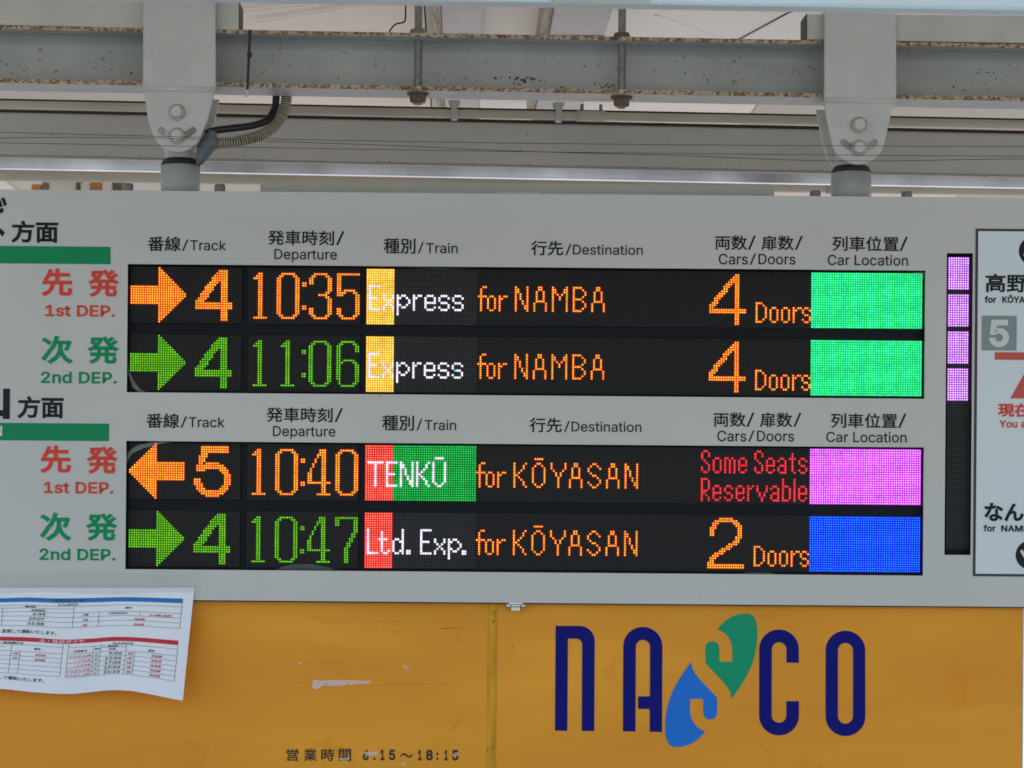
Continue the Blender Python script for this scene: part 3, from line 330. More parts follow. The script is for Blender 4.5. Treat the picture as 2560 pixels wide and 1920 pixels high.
resid = film('yellow_tape_residue', (1, .47, .01), .14, .5)
smear_m = film('cloudy_film_edge', (.62, .64, .62), .17, .35)

# ------------------------------------------------------------------ setting: ground, platform, ceiling
GZ = -2.05
asphalt = mat('concrete_ground', (.34, .335, .32), .8, noise=.12, nscale=1.5, bump=.3, bscale=60)
tag(box('ground', (-80, -80, GZ - .3), (80, 80, GZ), asphalt), kind='structure')
ceil = bpy.data.objects.new('ceiling', None); COL.objects.link(ceil); tag(ceil, kind='structure')
CZ = .72
i = 0
xs = [-1.95, -1.4, -.52, .08, .20, .98, 1.9, 2.8, 3.7]
ys = [-2.4, -1, .45, 1.75, 2.55, 3.4, 4.7]
for a, b in zip(xs, xs[1:]):
    for c, d in zip(ys, ys[1:]):
        k = 1 if (a == .08 or (a > .9 and random.random() < .6)) else (2 if a == .20 else random.choice((0, 0, 1)))
        box('ceiling_panel', (a + .002, c + .002, CZ + random.uniform(0, .003)), (b - .002, d - .002, CZ + .02), ceil_m[k], ceil)
tag(box('roof', (-2.0, -2.45, CZ + .03), (3.8, 4.8, CZ + .12), mat('roof_backing', (.3, .28, .26), .8)), kind='structure')
# roof joists running away from the camera under the ceiling
for (xa, xb, lab) in ((1093, 1200, 'white painted roof joist above the rusty channel, left of the pair'), (1376, 1521, 'white painted roof joist with a worn brown side, right of the pair')):
    dd = F * (.655 + .4306) / (1300 - 20.)
    x0 = CAM.x + (xa - PPX) / F * dd; x1 = CAM.x + (xb - PPX) / F * dd
    j = empty('roof_joist', (x0, .2, .655), lab, 'joist', 'white joists under the ceiling')
    box('joist_body', (x0, .2, .655), (x1, 2.0, CZ - .001), joist_m, j, .002)
    dk = mat('dark_joist_end', (.035, .04, .05), .6, noise=.2, nscale=20)
    box('dark_patch', (x0 + .002, 1.07, .6525), (x1 - .002, 1.145, .6546), dk, j)  # dark patch across the joist underside
    box('end_block', (x0 - .002, 2.002, .652), (x1 + .002, 2.14, CZ - .001), dk, j, .002)
    box('side_board', (x0 - .022, .2, .665), (x0 - .001, 2.0, CZ - .001), mat('weathered_board', (.42, .35, .27), .8, noise=.35, nscale=22, stretch=(6, .5, 6), bump=.6, bscale=60), j, .001)
def CP(px, py, H=CZ - .006): return P(px, py, F * (H + .4306) / (PPY - py) - D)
tag(tube('ceiling_cable', [CP(1992, 20), CP(1845, 100)], .0022, mat('dark_cable', (.05, .045, .04), .6), seg=8), 'thin dark cable slanting along the ceiling left of the right hanger', 'cable')
for a_, b_, c_, d_ in ((640, 60, 900, 18), (1640, 40, 1800, 96), (560, 40, 800, 12)):
    A_2, B_2 = CP(a_, b_), CP(c_, d_); n_2 = (B_2 - A_2).cross(Vector((0, 0, 1))).normalized() * .004
    link('joint_strip', mesh([A_2 - n_2, B_2 - n_2, B_2 + n_2, A_2 + n_2, *(v + Vector((0, 0, .003)) for v in (A_2 - n_2, B_2 - n_2, B_2 + n_2, A_2 + n_2))], [(0, 1, 2, 3), (4, 5, 6, 7), (0, 1, 5, 4), (1, 2, 6, 5), (2, 3, 7, 6), (3, 0, 4, 7)]), ceil_m[2], ceil)
# far clutter seen through the gap above the board: timber posts and pale boards of the shelter beyond
wood = mat('orange_timber', (.50, .22, .06), .6, noise=.3, nscale=18, stretch=(1, 1, .2))
dwood = mat('brown_timber', (.16, .11, .075), .7, noise=.3, nscale=18)
pale = mat('pale_boarding', (.62, .60, .56), .6, noise=.2, nscale=8)
greyb = mat('grey_box_paint', (.17, .165, .17), .6)
BY = 2.9
for (x0, x1, y0, m, n, lab, c) in (
        (78, 103, 460, wood, 'timber_board', 'orange timber board seen through the gap above the sign, leftmost', 'timber board'),
        (104, 121, 455, greyb, 'grey_box', 'small dark grey box between orange timber and pale boarding above the sign', 'box'),
        (122, 190, 444, pale, 'boarding', 'pale vertical boarding in the gap above the left part of the sign', 'boarding'),
        (191, 200, 444, dwood, 'timber_post', 'thin brown post right of the pale boarding', 'post'),
        (201, 225, 456, pale, 'boarding', 'short pale board between a brown post and orange timber', 'boarding'),
        (226, 254, 444, wood, 'timber_board', 'orange timber board next to a dark post above the sign', 'timber board'),
        (255, 281, 450, pale, 'boarding', 'pale rounded shape between orange timber and the dark post', 'boarding'),
        (282, 304, 444, dwood, 'timber_post', 'broad dark brown post left of the first sign bolt', 'post')):
    tag(pslab(n, [(x0, y0), (x1, y0), (x1, 520), (x0, 520)], BY, BY + .05, m, bevel=.003), lab, c)

# ------------------------------------------------------------------ long members behind and above the sign
def ext(yl, yr, x): return yl + (yr - yl) * x / 2560
def band(y0l, y1l, y0r, y1r, xa=-420, xb=3000):
    return [(xa, ext(y0l, y0r, xa)), (xb, ext(y0l, y0r, xb)), (xb, ext(y1l, y1r, xb)), (xa, ext(y1l, y1r, xa))]
# beige tubular duct just behind the sign
duct = empty('beige_duct', P(1280, 445, .75), 'beige round duct running behind the sign under the shiny strip', 'duct')
p0, p1 = P(-420, ext(433, 470, -420), .75), P(3000, ext(433, 470, 3000), .75)
tube('duct_body', [p0, p1], .0162, pipe_m, duct, 20)
for x in (2075,):
    a = P(x, ext(433, 470, x), .75); tube('coupling', [a - Vector((.008, 0, 0)), a + Vector((.008, 0, 0))], .0185, pipe_m, duct, 20)
# grey trough with aluminium strip
tr = empty('cable_trough', P(1280, 350, .55), 'long grey cable trough with a shiny aluminium strip along its lower edge', 'cable trough')
pslab('trough_body', band(279, 391, 333, 442), .55, .66, trough_m, tr, .004)
pslab('trim_strip', band(394, 417, 445, 466), .545, .56, alu, tr, .0015)
pslab('trim_lip', band(418, 420.5, 467, 469), .543, .56, alu, tr, .0006)
tv_, tf_ = [], []
rt = random.Random(5)
for k in range(90):
    x = rt.uniform(-60, 2620); y = ext(385, 436, x) + rt.gauss(0, 2.6) if rt.random() < .75 else ext(rt.uniform(290, 380), 0, 0) + 51 * x / 2560; r = rt.uniform(.6, 2.2)
    b = len(tv_); tv_ += [P(x + r * 1.8 * math.cos(q) * rt.uniform(.5, 1.2), y + r * .7 * math.sin(q), .5495) for q in (0, 1.2, 2.4, 3.6, 4.9)]; tf_.append(tuple(range(b, b + 5)))
for x, y, dx, dy in ((1193, 330, 1, 14), (1284, 322, 0, 8), (1317, 330, 1, 11), (1338, 325, 1, 9), (1303, 368, 1, 12), (1460, 345, 20, 9), (1580, 390, 18, 16), (1650, 365, 2, 9), (1320, 408, 1, 9), (580, 396, 3, 3)):
    b = len(tv_); tv_ += [P(x, y, .5494), P(x + 1.2, y, .5494), P(x + dx + 1, y + dy, .5494), P(x + dx, y + dy, .5494)]; tf_.append((b, b + 1, b + 2, b + 3))
o = link('trough_marks', mesh(tv_, tf_), mat('trough_mark', (.20, .15, .11), .8), tr); o['kind'] = 'stuff'
dark_brown = mat('dark_brown_coat', (.055, .035, .02), .9, noise=.3, nscale=30)
pslab('top_dark_line', band(272, 280, 326, 334), .552, .6, dark_brown, tr, .001)  # dark brown strip along the top edge of the trough
# thin conduit pipe with clips
cp = empty('conduit_pipe', P(1280, 280, .34), 'thin beige conduit pipe under the rusty channel, with two clips and a coupling', 'pipe')
def pipe_y(x): return ext(262, 312, x)
tube('pipe', [P(-420, pipe_y(-420), .34), P(3000, pipe_y(3000), .34)], .0083, pipe_m, cp, 18)
tube('top_dark_line', [P(-420, pipe_y(-420) - 9.6, .348), P(3000, pipe_y(3000) - 9.6, .348)], .0046, dark_brown, cp, 10)  # dark brown tube along the top of the pipe
tube('coupling', [P(1441, pipe_y(1441), .34), P(1513, pipe_y(1513), .34)], .0102, pipe_m, cp, 20)
for x in (1455, 1502):
    a = P(x, pipe_y(x) - 14, .34); tube('coupling_screw', [a, a + Vector((0, 0, .012))], .0032, zinc, cp, 8)
clip_m = mat('clear_grey_plastic', (.50, .49, .46), .25)
for x in (1136, 1397):
    y = pipe_y(x)
    pslab('clip', [(x - 15, y - 34), (x + 15, y - 34), (x + 14, y - 27), (x + 8, y - 20), (x + 8, y + 12), (x - 8, y + 12), (x - 8, y - 20), (x - 14, y - 27)], .326, .350, clip_m, cp, .0008)
# main channel
ch = empty('steel_channel', P(1280, 160, .05), 'grey steel channel with rust speckled flanges carrying the sign hangers', 'steel channel')
CY0, CY1 = .05, .122
TOPL, TOPR, LIPT = 63, 110, 10.5
BOTL, BOTR, LIPB = 196, 242, 11
def flange(name, yl, yr, th):
    pslab(name, band(yl, yl + th, yr, yr + th), CY0 + .0012, CY1, channel_paint, ch)
    pslab('flange_edge', band(yl + .3, yl + th - .3, yr + .3, yr + th - .3), CY0, CY0 + .0011, lip_paint, ch, .0003)
flange('top_flange', TOPL, TOPR, LIPT); flange('bottom_flange', BOTL, BOTR, LIPB)
a0 = P(-420, ext(TOPL, TOPR, -420), CY0); a1 = P(3000, ext(TOPL, TOPR, 3000), CY0)
b0 = P(-420, ext(BOTL + LIPB, BOTR + LIPB, -420), CY0); b1 = P(3000, ext(BOTL + LIPB, BOTR + LIPB, 3000), CY0)
prof = [(CY1 - .007, 1), (CY1, 1), (CY1, 0), (CY1 - .007, 0)]
me_v = []; me_f = []
def webv(y, t, e):
    A, B = (a0, b0) if e == 0 else (a1, b1)
    v = A.lerp(B, t); return (v.x, y, v.z)
pr = []
t1 = .075
for k in range(7):                      # rounded inner corner at the top
    an = k / 6 * math.pi / 2; pr.append((CY1 - .007 - .034 * (1 - math.sin(an)), t1 + .17 * (1 - math.cos(an))))
pr = [(y, t) for y, t in pr] + [(CY1 - .007, .80)]
for k in range(5):
    an = k / 4 * math.pi / 2; pr.append((CY1 - .007 - .008 * (1 - math.cos(an)), .84 + .085 * math.sin(an)))
pr += [(CY1, .925), (CY1, t1)]
n = len(pr)
vs = [webv(y, t, 0) for y, t in pr] + [webv(y, t, 1) for y, t in pr]
fs = [(i, (i + 1) % n, n + (i + 1) % n, n + i) for i in range(n)] + [tuple(range(n)), tuple(range(n, 2 * n))]
bm = bmesh.new(); bm.from_mesh(mesh(vs, fs)); link('web', bm_mesh(bm), channel_paint, ch)
# rusty flakes on the web: raised patches of scale
rs = random.Random(3); fl_v = []; fl_f = []
def flake(px, py, r):
    k = rs.randint(5, 8); b = len(fl_v); yw = CY1 - .0078
    for i in range(k):
        an = i * 6.283 / k; rr = r * rs.uniform(.5, 1.25)
        fl_v.append(P(px + rr * 1.5 * math.cos(an), py + rr * math.sin(an), yw))
    fl_f.append(tuple(range(b, b + k)))
for cx_, cy_, n_, sx, sy, r_ in ((1310, 200, 34, 50, 9, 2.3), (1515, 145, 8, 24, 14, 2.0), (1520, 215, 14, 24, 8, 2.2), (1960, 178, 34, 70, 22, 1.5), (75, 176, 16, 90, 12, 1.6),
                                 (255, 160, 12, 40, 25, 1.6), (700, 165, 26, 130, 28, 1.5), (1110, 198, 12, 80, 8, 1.6), (2480, 190, 22, 60, 24, 1.7), (1800, 195, 18, 110, 20, 1.6), (840, 150, 10, 120, 30, 1.2)):
    for _ in range(n_):
        x = rs.gauss(cx_, sx * .6); flake(x, rs.gauss(cy_, sy * .7), r_ * rs.uniform(.35, 1.3))
fk = link('rust_flakes', mesh(fl_v, fl_f), rusty, ch); fk['kind'] = 'stuff'
# short pieces of flat steel on top of the channel
tag(pslab('steel_packer', [(-420, -40), (597, 6), (597, 76.5), (-420, 55)], .052, .115, plain_grey, bevel=.001), 'short cream grey steel packer on the channel, left with its cut end beside the hanger', 'steel packer', 'steel packers on the channel')
tag(pslab('steel_packer', [(2018, 35), (3000, 43), (3000, 117), (2018, 100)], .052, .115, plain_grey, bevel=.001), 'short cream grey steel packer on the channel, right with its cut end beside the hanger', 'steel packer', 'steel packers on the channel')

for a_, b_, y1_, y2_ in ((-420, 596, 55, 76.5), (2019, 3000, 100, 117)):  # thin dark strips paint in the gap shadow under each packer
    pslab('gap_shadow', [(a_, y1_ - 1.5), (b_, y2_ - 1.5), (b_, y2_ + .8), (a_, y1_ + .8)], .0505, .0518, mat('dark_gap_shadow', (.09, .06, .04), .9), bpy.data.objects['steel_packer' if a_ < 0 else 'steel_packer.001'])
cut = mat('dark_end_face', (.07, .065, .06), .7, noise=.3, nscale=60)
for o_, x_ in ((bpy.data.objects['steel_packer'], 598), (bpy.data.objects['steel_packer.001'], 2016.5)):  # thin dark sheet over the end of each packer
    y_ = 7 if x_ < 1000 else 37
    pslab('cut_end', [(x_ - .9, y_ - 3), (x_ + .9, y_ - 3), (x_ + .9, y_ + 66), (x_ - .9, y_ + 66)], .0525, .1145, cut, o_)
# threaded rods through the channel
def rod(px, lab, nut_top, top_m):
    ya = ext(TOPL, TOPR, px); yb = ext(BOTL, BOTR, px); Y = .078
    r = empty('threaded_rod', P(px, yb, Y), lab, 'threaded rod', 'threaded rods through the channel')
    zt = P(px, ya, CY0).z; zb = P(px, yb + LIPB, CY0).z; X = P(px, ya, Y).x
    pts = []; z = zb - .020; k = 0
    while z < CZ: pts.append((X, Y, z)); z += .0011
    tube('rod', pts, lambda i: .0073 if i % 2 else .0064, zinc, r, 14)
    hexbolt('nut', Vector((X, Y, zt + .0003)), .0155, .012, top_m, r, 'Z', rot=.3)
    hexbolt('washer', Vector((X, Y, zb - .0003)), .0195, .0025, rusty, r, '-Z', n=20)
    hexbolt('nut', Vector((X, Y, zb - .003)), .0150, .013, rusty, r, '-Z', rot=.3)
rod(1046, 'threaded rod through the channel, left one with a grey upper nut', 0, zinc)
rod(1555, 'threaded rod through the channel, right one with a rusty upper nut', 0, rusty)

# hangers: folded strap, second plate behind, pole into the sign
SZT = P(1280, 484, -.014).z                     # top edge of the sign
def arc(cx, cy, r, a0, a1, n): return [(cx + r * math.cos(math.radians(a0 + (a1 - a0) * i / n)), cy + r * math.sin(math.radians(a0 + (a1 - a0) * i / n))) for i in range(n + 1)]
bolt_grime = mat('bolt_grime', (.24, .20, .15), .8, noise=.5, nscale=90)
def hanger(xc, lab, dyy, up, low, slot_c, pole, seal_y, gap_back):
    washer_m = mat('painted_washer', (.46, .435, .39), .55, noise=.15, nscale=150)
    h = empty('sign_hanger', (P(xc, 500, .09).x, .09, SZT), lab, 'hanger', 'hangers holding the sign')
    fy, ty = up[3], up[2]
    pslab('upper_plate', [(up[0], ty), (up[1], ty + 2), (up[1] + 1, fy + 1), (up[0] - 1, fy)], .030, .038, bracket_paint, h, .0012)
    # fold bulge
    a, b = P(up[0] - 1, fy + 1, .034), P(up[1], fy + 3, .034)
    tube('fold', [a, b], .0062, bracket_paint, h, 12)
    # lower tapered plate with arc slot
    cx, cy, R = low['c']
    out = [(low['x0'], fy + 4), (low['x1'], fy + 6)] + low['right'] + arc(cx, cy, R, 14, 166, 26) + low['left']
    sx, sy, sr, hw = slot_c                       # arc slot about the upper bolt
    o1 = arc(sx, sy, sr + hw, 48, 132, 14); o2 = arc(sx, sy, sr - hw, 132, 48, 14)
    e0 = (sx + sr * math.cos(math.radians(132)), sy + sr * math.sin(math.radians(132))); e1 = (sx + sr * math.cos(math.radians(48)), sy + sr * math.sin(math.radians(48)))
    hole = o1 + arc(*e0, hw, 132, 312, 8)[1:-1] + o2 + arc(*e1, hw, 228, 408, 8)[1:-1]
    pshape('lower_plate', [out, hole], .032, .008, bracket_paint, h, .0008)
    # rear plate, same outline further back
    Yb = .032 + gap_back
    q = [P(x, y, .032) for x, y in out]
    me = curve_shape([[(v.x, v.z) for v in q]], .008, .0008)
    for v in me.vertices: v.co.y += Yb + .004
    link('rear_plate', me, bracket_paint, h)
    za = P(xc, fy, .034).z
    box('side_web', (P(up[0], 0, .034).x + .004, .038, za + .002), (P(up[1], 0, .034).x - .004, .0495, za + .012), bracket_paint, h, .001)
    # bolts
    for (bx, by) in ((sx, sy), (sx, sy + sr)):
        c = P(bx, by, .0315)
        hexbolt('washer', c, .0138, .0024, washer_m, h, 'Y', n=24)
        hexbolt('bolt', c + Vector((0, -.0025, 0)), .0106, .0105, bolt_paint, h, 'Y', rot=random.uniform(.1, .9))
        hexbolt('grime_ring', c + Vector((0, .0003, .0007)), .0146, .0003, bolt_grime, h, 'Y', n=28)
        tube('bolt_shank', [(c.x, .0325, c.z), (c.x, Yb + .014, c.z)], .006, bolt_paint, h, 10)
    cv_, cf_ = [], []
    for k in range(34):          # chipped paint along the plate edges
        side = rs.random() < .5; yy = rs.uniform(0, fy - 4); r_ = rs.uniform(.35, 1.0)
        xx = (up[0] + rs.uniform(.5, 5)) if side else (up[1] - rs.uniform(.5, 5))
        if rs.random() < .35: xx = rs.uniform(up[0] + 5, up[1] - 5); yy = rs.uniform(2, 40) if rs.random() < .6 else rs.uniform(0, fy); r_ *= .8
        b_ = len(cv_); cv_ += [P(xx + r_ * rs.uniform(.5, 1.3) * math.cos(q), yy + r_ * rs.uniform(.6, 2.4) * math.sin(q), .0296) for q in (0, 1.2, 2.4, 3.6, 4.9)]; cf_.append(tuple(range(b_, b_ + 5)))
    ck = link('paint_chips', mesh(cv_, cf_), mat('brown_chip', (.20, .13, .075), .8), h); ck['kind'] = 'stuff'
    # pole
    x0, x1 = pole; rad = (P(x1, 450, .09 - .035).x - P(x0, 450, .09 - .035).x) / 2; X = P((x0 + x1) / 2, 450, .055).x
    Yc = .055 + rad; zs = P(xc, seal_y, .055).z
    tube('pole', [(X, Yc, SZT - .01), (X, Yc, zs)], rad, pole_paint, h, 40)
    tube('neck', [(X, Yc, zs + .0005), (X, Yc, P(0, fy + 14, .05).z + RS * .3)], rad * .80, bracket_paint, h, 32)
    tube('sealant_ring', [(X, Yc, zs + .0002), (X, Yc, zs + .007), (X, Yc, zs + .012)], lambda i: rad * (1.01, .95, .83)[i], sealant, h, 40)
    return h
hanger(449, 'grey steel hanger with cables entering beside it, left end of the channel', 0, (358, 538, -60, 221),
       dict(c=(443, 316, 64), x0=360, x1=535, right=[(530, 255), (518, 300)], left=[(370, 300), (364, 258)]),
       (443, 282, 59, 8.6), (395, 494), 408, .075)
hanger(2152, 'grey steel hanger with a free side, right end of the channel', 0, (2062, 2240, -60, 249),
       dict(c=(2146, 345, 66), x0=2060, x1=2233, right=[(2228, 285), (2217, 330)], left=[(2074, 330), (2066, 288)]),
       (2147, 314, 57, 8.6), (2087, 2187), 426, .075)
# sealing putty and cables at the left hanger
pc = [P(x, y, Y) for x, y, Y in ((531, 330, .07), (524, 350, .065), (512, 375, .06), (500, 398, .06), (494, 414, .065))]
pl_ = tube('putty_lump', spline(pc, 4), lambda i: .88 * (.009, .012, .0125, .014, .0155, .0165, .017, .0165, .0155, .0145, .013, .012, .010, .008, .006, .004, .003)[min(i, 16)], putty)
for v_ in pl_.data.vertices: v_.co += Vector((rs.gauss(0, .0011), rs.gauss(0, .0009), rs.gauss(0, .0011)))
tag(pl_, 'lump of blue grey sealing putty where the cables enter the left hanger', 'putty')
cpts = spline([P(688, 205, .136), P(690, 246, .136), P(686, 272, .134), P(668, 300, .12), P(632, 314, .10), (P(580, 321, .08)), P(540, 326, .075), P(515, 334, .07)], 8)
tag(tube('black_cable', cpts, .0066, black_rubber, seg=16), 'black cable curving from the channel into the left hanger', 'cable')
cpts = spline([P(718, 205, .138), P(716, 246, .138), P(709, 280, .136), P(690, 310, .125), P(655, 336, .105), P(600, 352, .085), P(555, 358, .08), P(522, 362, .075)], 60)
L = [0]
for a, b in zip(cpts, cpts[1:]): L.append(L[-1] + (Vector(b) - Vector(a)).length)
per = .0042
def cr(i): return .0086 + (.0012 if (L[i] / per) % 1 < .62 else -.0022)
cc = tube('corrugated_conduit', cpts, cr, conduit_m, seg=16)
cc.data.materials.append(mat('conduit_groove_shade', (.10, .08, .05), .7))  # grooves coloured dark to paint in their shade
for p_ in cc.data.polygons:
    p_.use_smooth = False
    if len(p_.vertices) == 4 and min(cr(v_ // 16) for v_ in p_.vertices) < .008: p_.material_index = 1
tag(cc, 'beige corrugated conduit curving below the black cable', 'conduit')
# cable tie round the channel
ct = empty('cable_tie', P(622, 77, .048), 'black cable tie strapped round the channel, with a pale cut end', 'cable tie')
pslab('strap', [(621.5, 75), (628.5, 75), (621.5, 224), (615.5, 224)], .046, .049, black_rubber, ct, .0003)
pslab('tie_head', [(618, 130), (630, 130), (629, 143), (617, 143)], .041, .046, black_rubber, ct, .0008)
pslab('tie_tail', [(615.5, 225), (621, 225), (618, 243), (612, 243)], .046, .048, mat('white_plastic', (.6, .6, .62), .4), ct, .0003)
pslab('strap_return', [(621.5, 74.2), (628.5, 74.2), (628.5, 74.9), (621.5, 74.9)], .046, .12, black_rubber, ct)
tag(tube('loose_wire', spline([P(1014, -30, .09), P(1014, 12, .09), P(1013, 50, .09), P(1004, 57, .09), P(990, 60, .09), P(978, 72, .09), P(972, 84, .1)], 6), .0015, black_rubber, seg=8), 'short loose black wire dropping behind the channel', 'wire')
wire_m = mat('dark_steel_wire', (.05, .04, .035), .5)
for pts, lab in (([(-420, 322), (0, 331), (900, 352), (1700, 362), (2560, 366), (3000, 364)], 'thin steel wire stretched across the hangers, uppermost on the right'),
                 ([(-420, 350), (285, 344), (900, 361), (1300, 378), (1700, 389), (2070, 402), (2560, 397), (3000, 390)], 'thin steel wire that sags below the others at the right hanger'),
                 ([(-420, 350), (0, 357), (900, 373), (1700, 384), (2560, 391), (3000, 392)], 'thin steel wire stretched across, lowest on the left')):
    tag(tube('steel_wire', spline([P(x, y, -.02) for x, y in pts], 6), .00052, wire_m, seg=5), lab, 'wire', 'thin wires across the hangers')
# out-of-focus fitting close to the camera
rl = empty('overhead_rail', P(1280, 0, -1.3), 'pale blue grey rail across the top, close and out of focus, with a yellow label', 'rail')
pslab('rail_body', [(-700, -300), (3300, -260), (3300, 36), (-700, -30)], -1.3, -1.27, rail_m, rl, .002)
pslab('rail_label', [(1377, -60), (1625, -57), (1625, 4), (1377, 1)], -1.3015, -1.3003, mat('yellowed_label', (.60, .60, .40), .5), rl)

# ------------------------------------------------------------------ the departure board
XL, XR = P(-420, 480, -.014).x, P(3060, 480, -.014).x
ZB = P(1280, 1507, -.014).z
FY = -.014
board = empty('departure_board', (P(1280, 1000, 0).x, 0, ZB), 'white departure board with four rows of coloured led text, hung from two grey hangers', 'departure board')
wl = P(319.5, 659.5, FY); wr = P(2313.5, 679, FY)
WX0, WX1 = wl.x, wr.x; WZ1 = P(319.5, 660, FY).z; WZ0 = P(316.5, 980.5, FY).z
DZ = .3043
s0 = P(2367.3, 632.7, FY); SX0 = s0.x; SX1 = P(2432.7, 633.2, FY).x; SZ1 = s0.z; SZ0 = P(2361, 1387, FY).z
def rect(x0, x1, z0, z1): return [(x0, z0), (x1, z0), (x1, z1), (x0, z1)]
me = curve_shape([rect(XL, XR, ZB, SZT), rect(WX0, WX1, WZ0, WZ1), rect(WX0, WX1, WZ0 - DZ, WZ1 - DZ), rect(SX0, SX1, SZ0, SZ1)], .0022, .0005)
for v in me.vertices: v.co.y += FY + .0011
link('front_plate', me, white_sheet, board)
# case round the front plate
case_m = white_sheet
box('case_top', (XL, FY + .0023, SZT - .003), (XR, .2, SZT), case_m, board)
box('case_back', (XL, .2005, ZB + .001), (XR, .204, SZT), case_m, board)
box('case_bottom', (XL, FY + .0023, ZB), (XR, .2, ZB + .003), case_m, board)
for zo in (0, DZ):      # black reveals round the windows
    for nm, a, b in (('window_reveal', (WX0 - .004, 0), (WX0 - .0002, 1)), ('window_reveal', (WX1 + .0002, 0), (WX1 + .004, 1))):
        box(nm, (a[0], FY + .0024, WZ0 - zo), (b[0], .0055, WZ1 - zo), frame_black, board)
    box('window_reveal', (WX0 - .004, FY + .0024, WZ1 - zo + .0002), (WX1 + .004, .0055, WZ1 - zo + .004), frame_black, board)
    box('window_reveal', (WX0 - .004, FY + .0024, WZ0 - zo - .004), (WX1 + .004, .0055, WZ0 - zo - .0002), frame_black, board)
    box('led_backing', (WX0 - .004, .0056, WZ0 - zo - .004), (WX1 + .004, .0090, WZ1 - zo + .004), frame_black, board)
box('led_backing', (SX0 - .004, .0056, SZ0 - .004), (SX1 + .004, .0090, SZ1 + .004), frame_black, board)
for a, b in (((SX0 - .003, SZ0), (SX0 - .0002, SZ1)), ((SX1 + .0002, SZ0), (SX1 + .003, SZ1)), ((SX0 - .003, SZ1 + .0002), (SX1 + .003, SZ1 + .003)), ((SX0 - .003, SZ0 - .003), (SX1 + .003, SZ0 - .0002))):
    box('window_reveal', (a[0], FY + .0024, a[1]), (b[0], .0055, b[1]), frame_black, board)

box('bottom_gap_shade', (XL, FY + .003, ZB - .0018), (XR, .003, ZB - .0001), mat('black_gap_shade', (.02, .018, .016), .7), board)  # black strip added to paint in the shaded gap under the board
# --- bitmaps -------------------------------------------------------------
PT = .004
def R_(spec):
    """'7:1-5,9;8-10:4' -> {(row, col)}"""
    out = set()
    for it in spec.split(';'):
        r, c = it.split(':'); r = r.split('-'); rr = range(int(r[0]), int(r[-1]) + 1)
        for cc in c.split(','):
            cc = cc.split('-')
            for k in range(int(cc[0]), int(cc[-1]) + 1):
                for q in rr: out.add((q, k))
    return out
def sh(s, dc=0, dr=0): return {(r + dr, c + dc) for r, c in s}
arrow_r = {(r, c) for r in range(8, 16) for c in range(12)} | {(r, 12 + k) for k in range(12) for r in range(k, 24 - k)}
arrow_l = {(r, 23 - c) for r, c in arrow_r}
big4 = R_('1:38-41;2:37-41;3:36-41;4-5:35-41;6:34-37,39-41;7:33-36,39-41;8-9:32-35,39-41;10:31-34,39-41;11-12:30-33,39-41;13:29-32,39-41;14:28-31,39-41;15-17:28-43;18-22:39-41')
big5 = R_('1-2:31-42;3:31-42;4:31-33;5:30-33;6-7:30-32;8:30-31,33-38;9:29-40;10:29-41;11:29-32,39-42;12:40-42;13-14:41-43;15-16:28-30,41-43;17:28-31,41-43;18:29-31,40-42;19:29-32,39-42;20:30-41;21:31-40;22:33-38')
DG = {'1': '2:4-5;3:3-5;4:2-5;5-20:4-5;21:2-7',
      '0': '2:2-7;3:1-2,7-8;4-19:0-1,8-9;20:1-2,7-8;21:2-7',
      '3': '2:2-7;3:1-2,7-8;4-6:0-1,8-9;7-9:8-9;10:7-8;11:4-7;12:7-8;13-16:8-9;17-19:0-1,8-9;20:1-2,7-8;21:2-7',
      '5': '2:0-9;3-8:0-1;9:0-1,3-7;10:0-3,7-8;11:0-2,8-9;12-16:8-9;17-19:0-1,8-9;20:1-2,7-8;21:2-7',
      '6': '2:2-7;3:1-2,7-8;4-6:0-1,8-9;7-9:0-1;10:0-1,3-7;11:0-2,7-8;12-18:0-1,8-9;19:1,8-9;20:1,7-8;21:2-7',
      '4': '2-3:5-7;4:4-7;5:4,6-7;6-7:3,6-7;8-9:2,6-7;10-11:1,6-7;12-15:0-1,6-7;16:0-9;17-20:6-7;21:4-9',
      '7': '2:0-9;3-5:0-1,8-9;6-8:8-9;9-10:7-8;11-12:6-7;13-14:5-6;15-21:4-5'}
DG = {k: R_(v) for k, v in DG.items()}
def clock(s):
    o = R_('6-7:23-24;16-17:23-24')
    for ch_, off in zip(s.replace(':', ''), (0 if s[0] == '1' else 0, 12, 26, 38)): o |= sh(DG[ch_], off)
    return o
A_ = R_('7-8:2-3;9-12:1,4;13:1-4;14-17:0,5'); N_ = R_('7-17:0,5;8-9:1;10-12:2;13-14:3;15-16:4'); K_ = R_('7-17:0;12:1;11:2;13:2;10:3;14:3;8-9:4;15-16:4;7:5;17:5')
FOR = R_('11:0;8-17:1;7:2-3;11:2-3') | R_('12-16:4,7;11:5-6;17:5-6') | R_('11-17:9;12:10;11:11-12')
NAMBA = FOR | sh(N_, 16) | sh(A_, 24) | R_('7-17:32,38;8-9:33,37;10:34,36;11-12:35') | R_('7-17:41;7:42-44;12:42-44;17:42-44;8:45;11:45;13:45;16:45;9-10:46;14-15:46') | sh(A_, 49)
KOYA = FOR | sh(K_, 16) | R_('5:25-28;7:26-27;17:26-27;8:25,28;16:25,28;9-15:24,29') | R_('7-9:32,38;10:33,37;11-12:34,36;13-17:35') | sh(A_, 40) \
    | R_('7:50-51;8:49,52;9:48,53;10:48;11:49;12:50-51;13:52;14-15:53;15:48;16:49,52;17:50-51') | sh(A_, 56) | sh(N_, 64)
mid4 = R_('1:111-112;2:110-112;3:109-112;4:108-112;5:107-109;6:106-108;7:106-107;8:105-107;9:104-106;10:103-105;11:102-104;12:102-103;13:101-103;14:100-102;15:100-101;5-22:111-112;16-17:100-115')
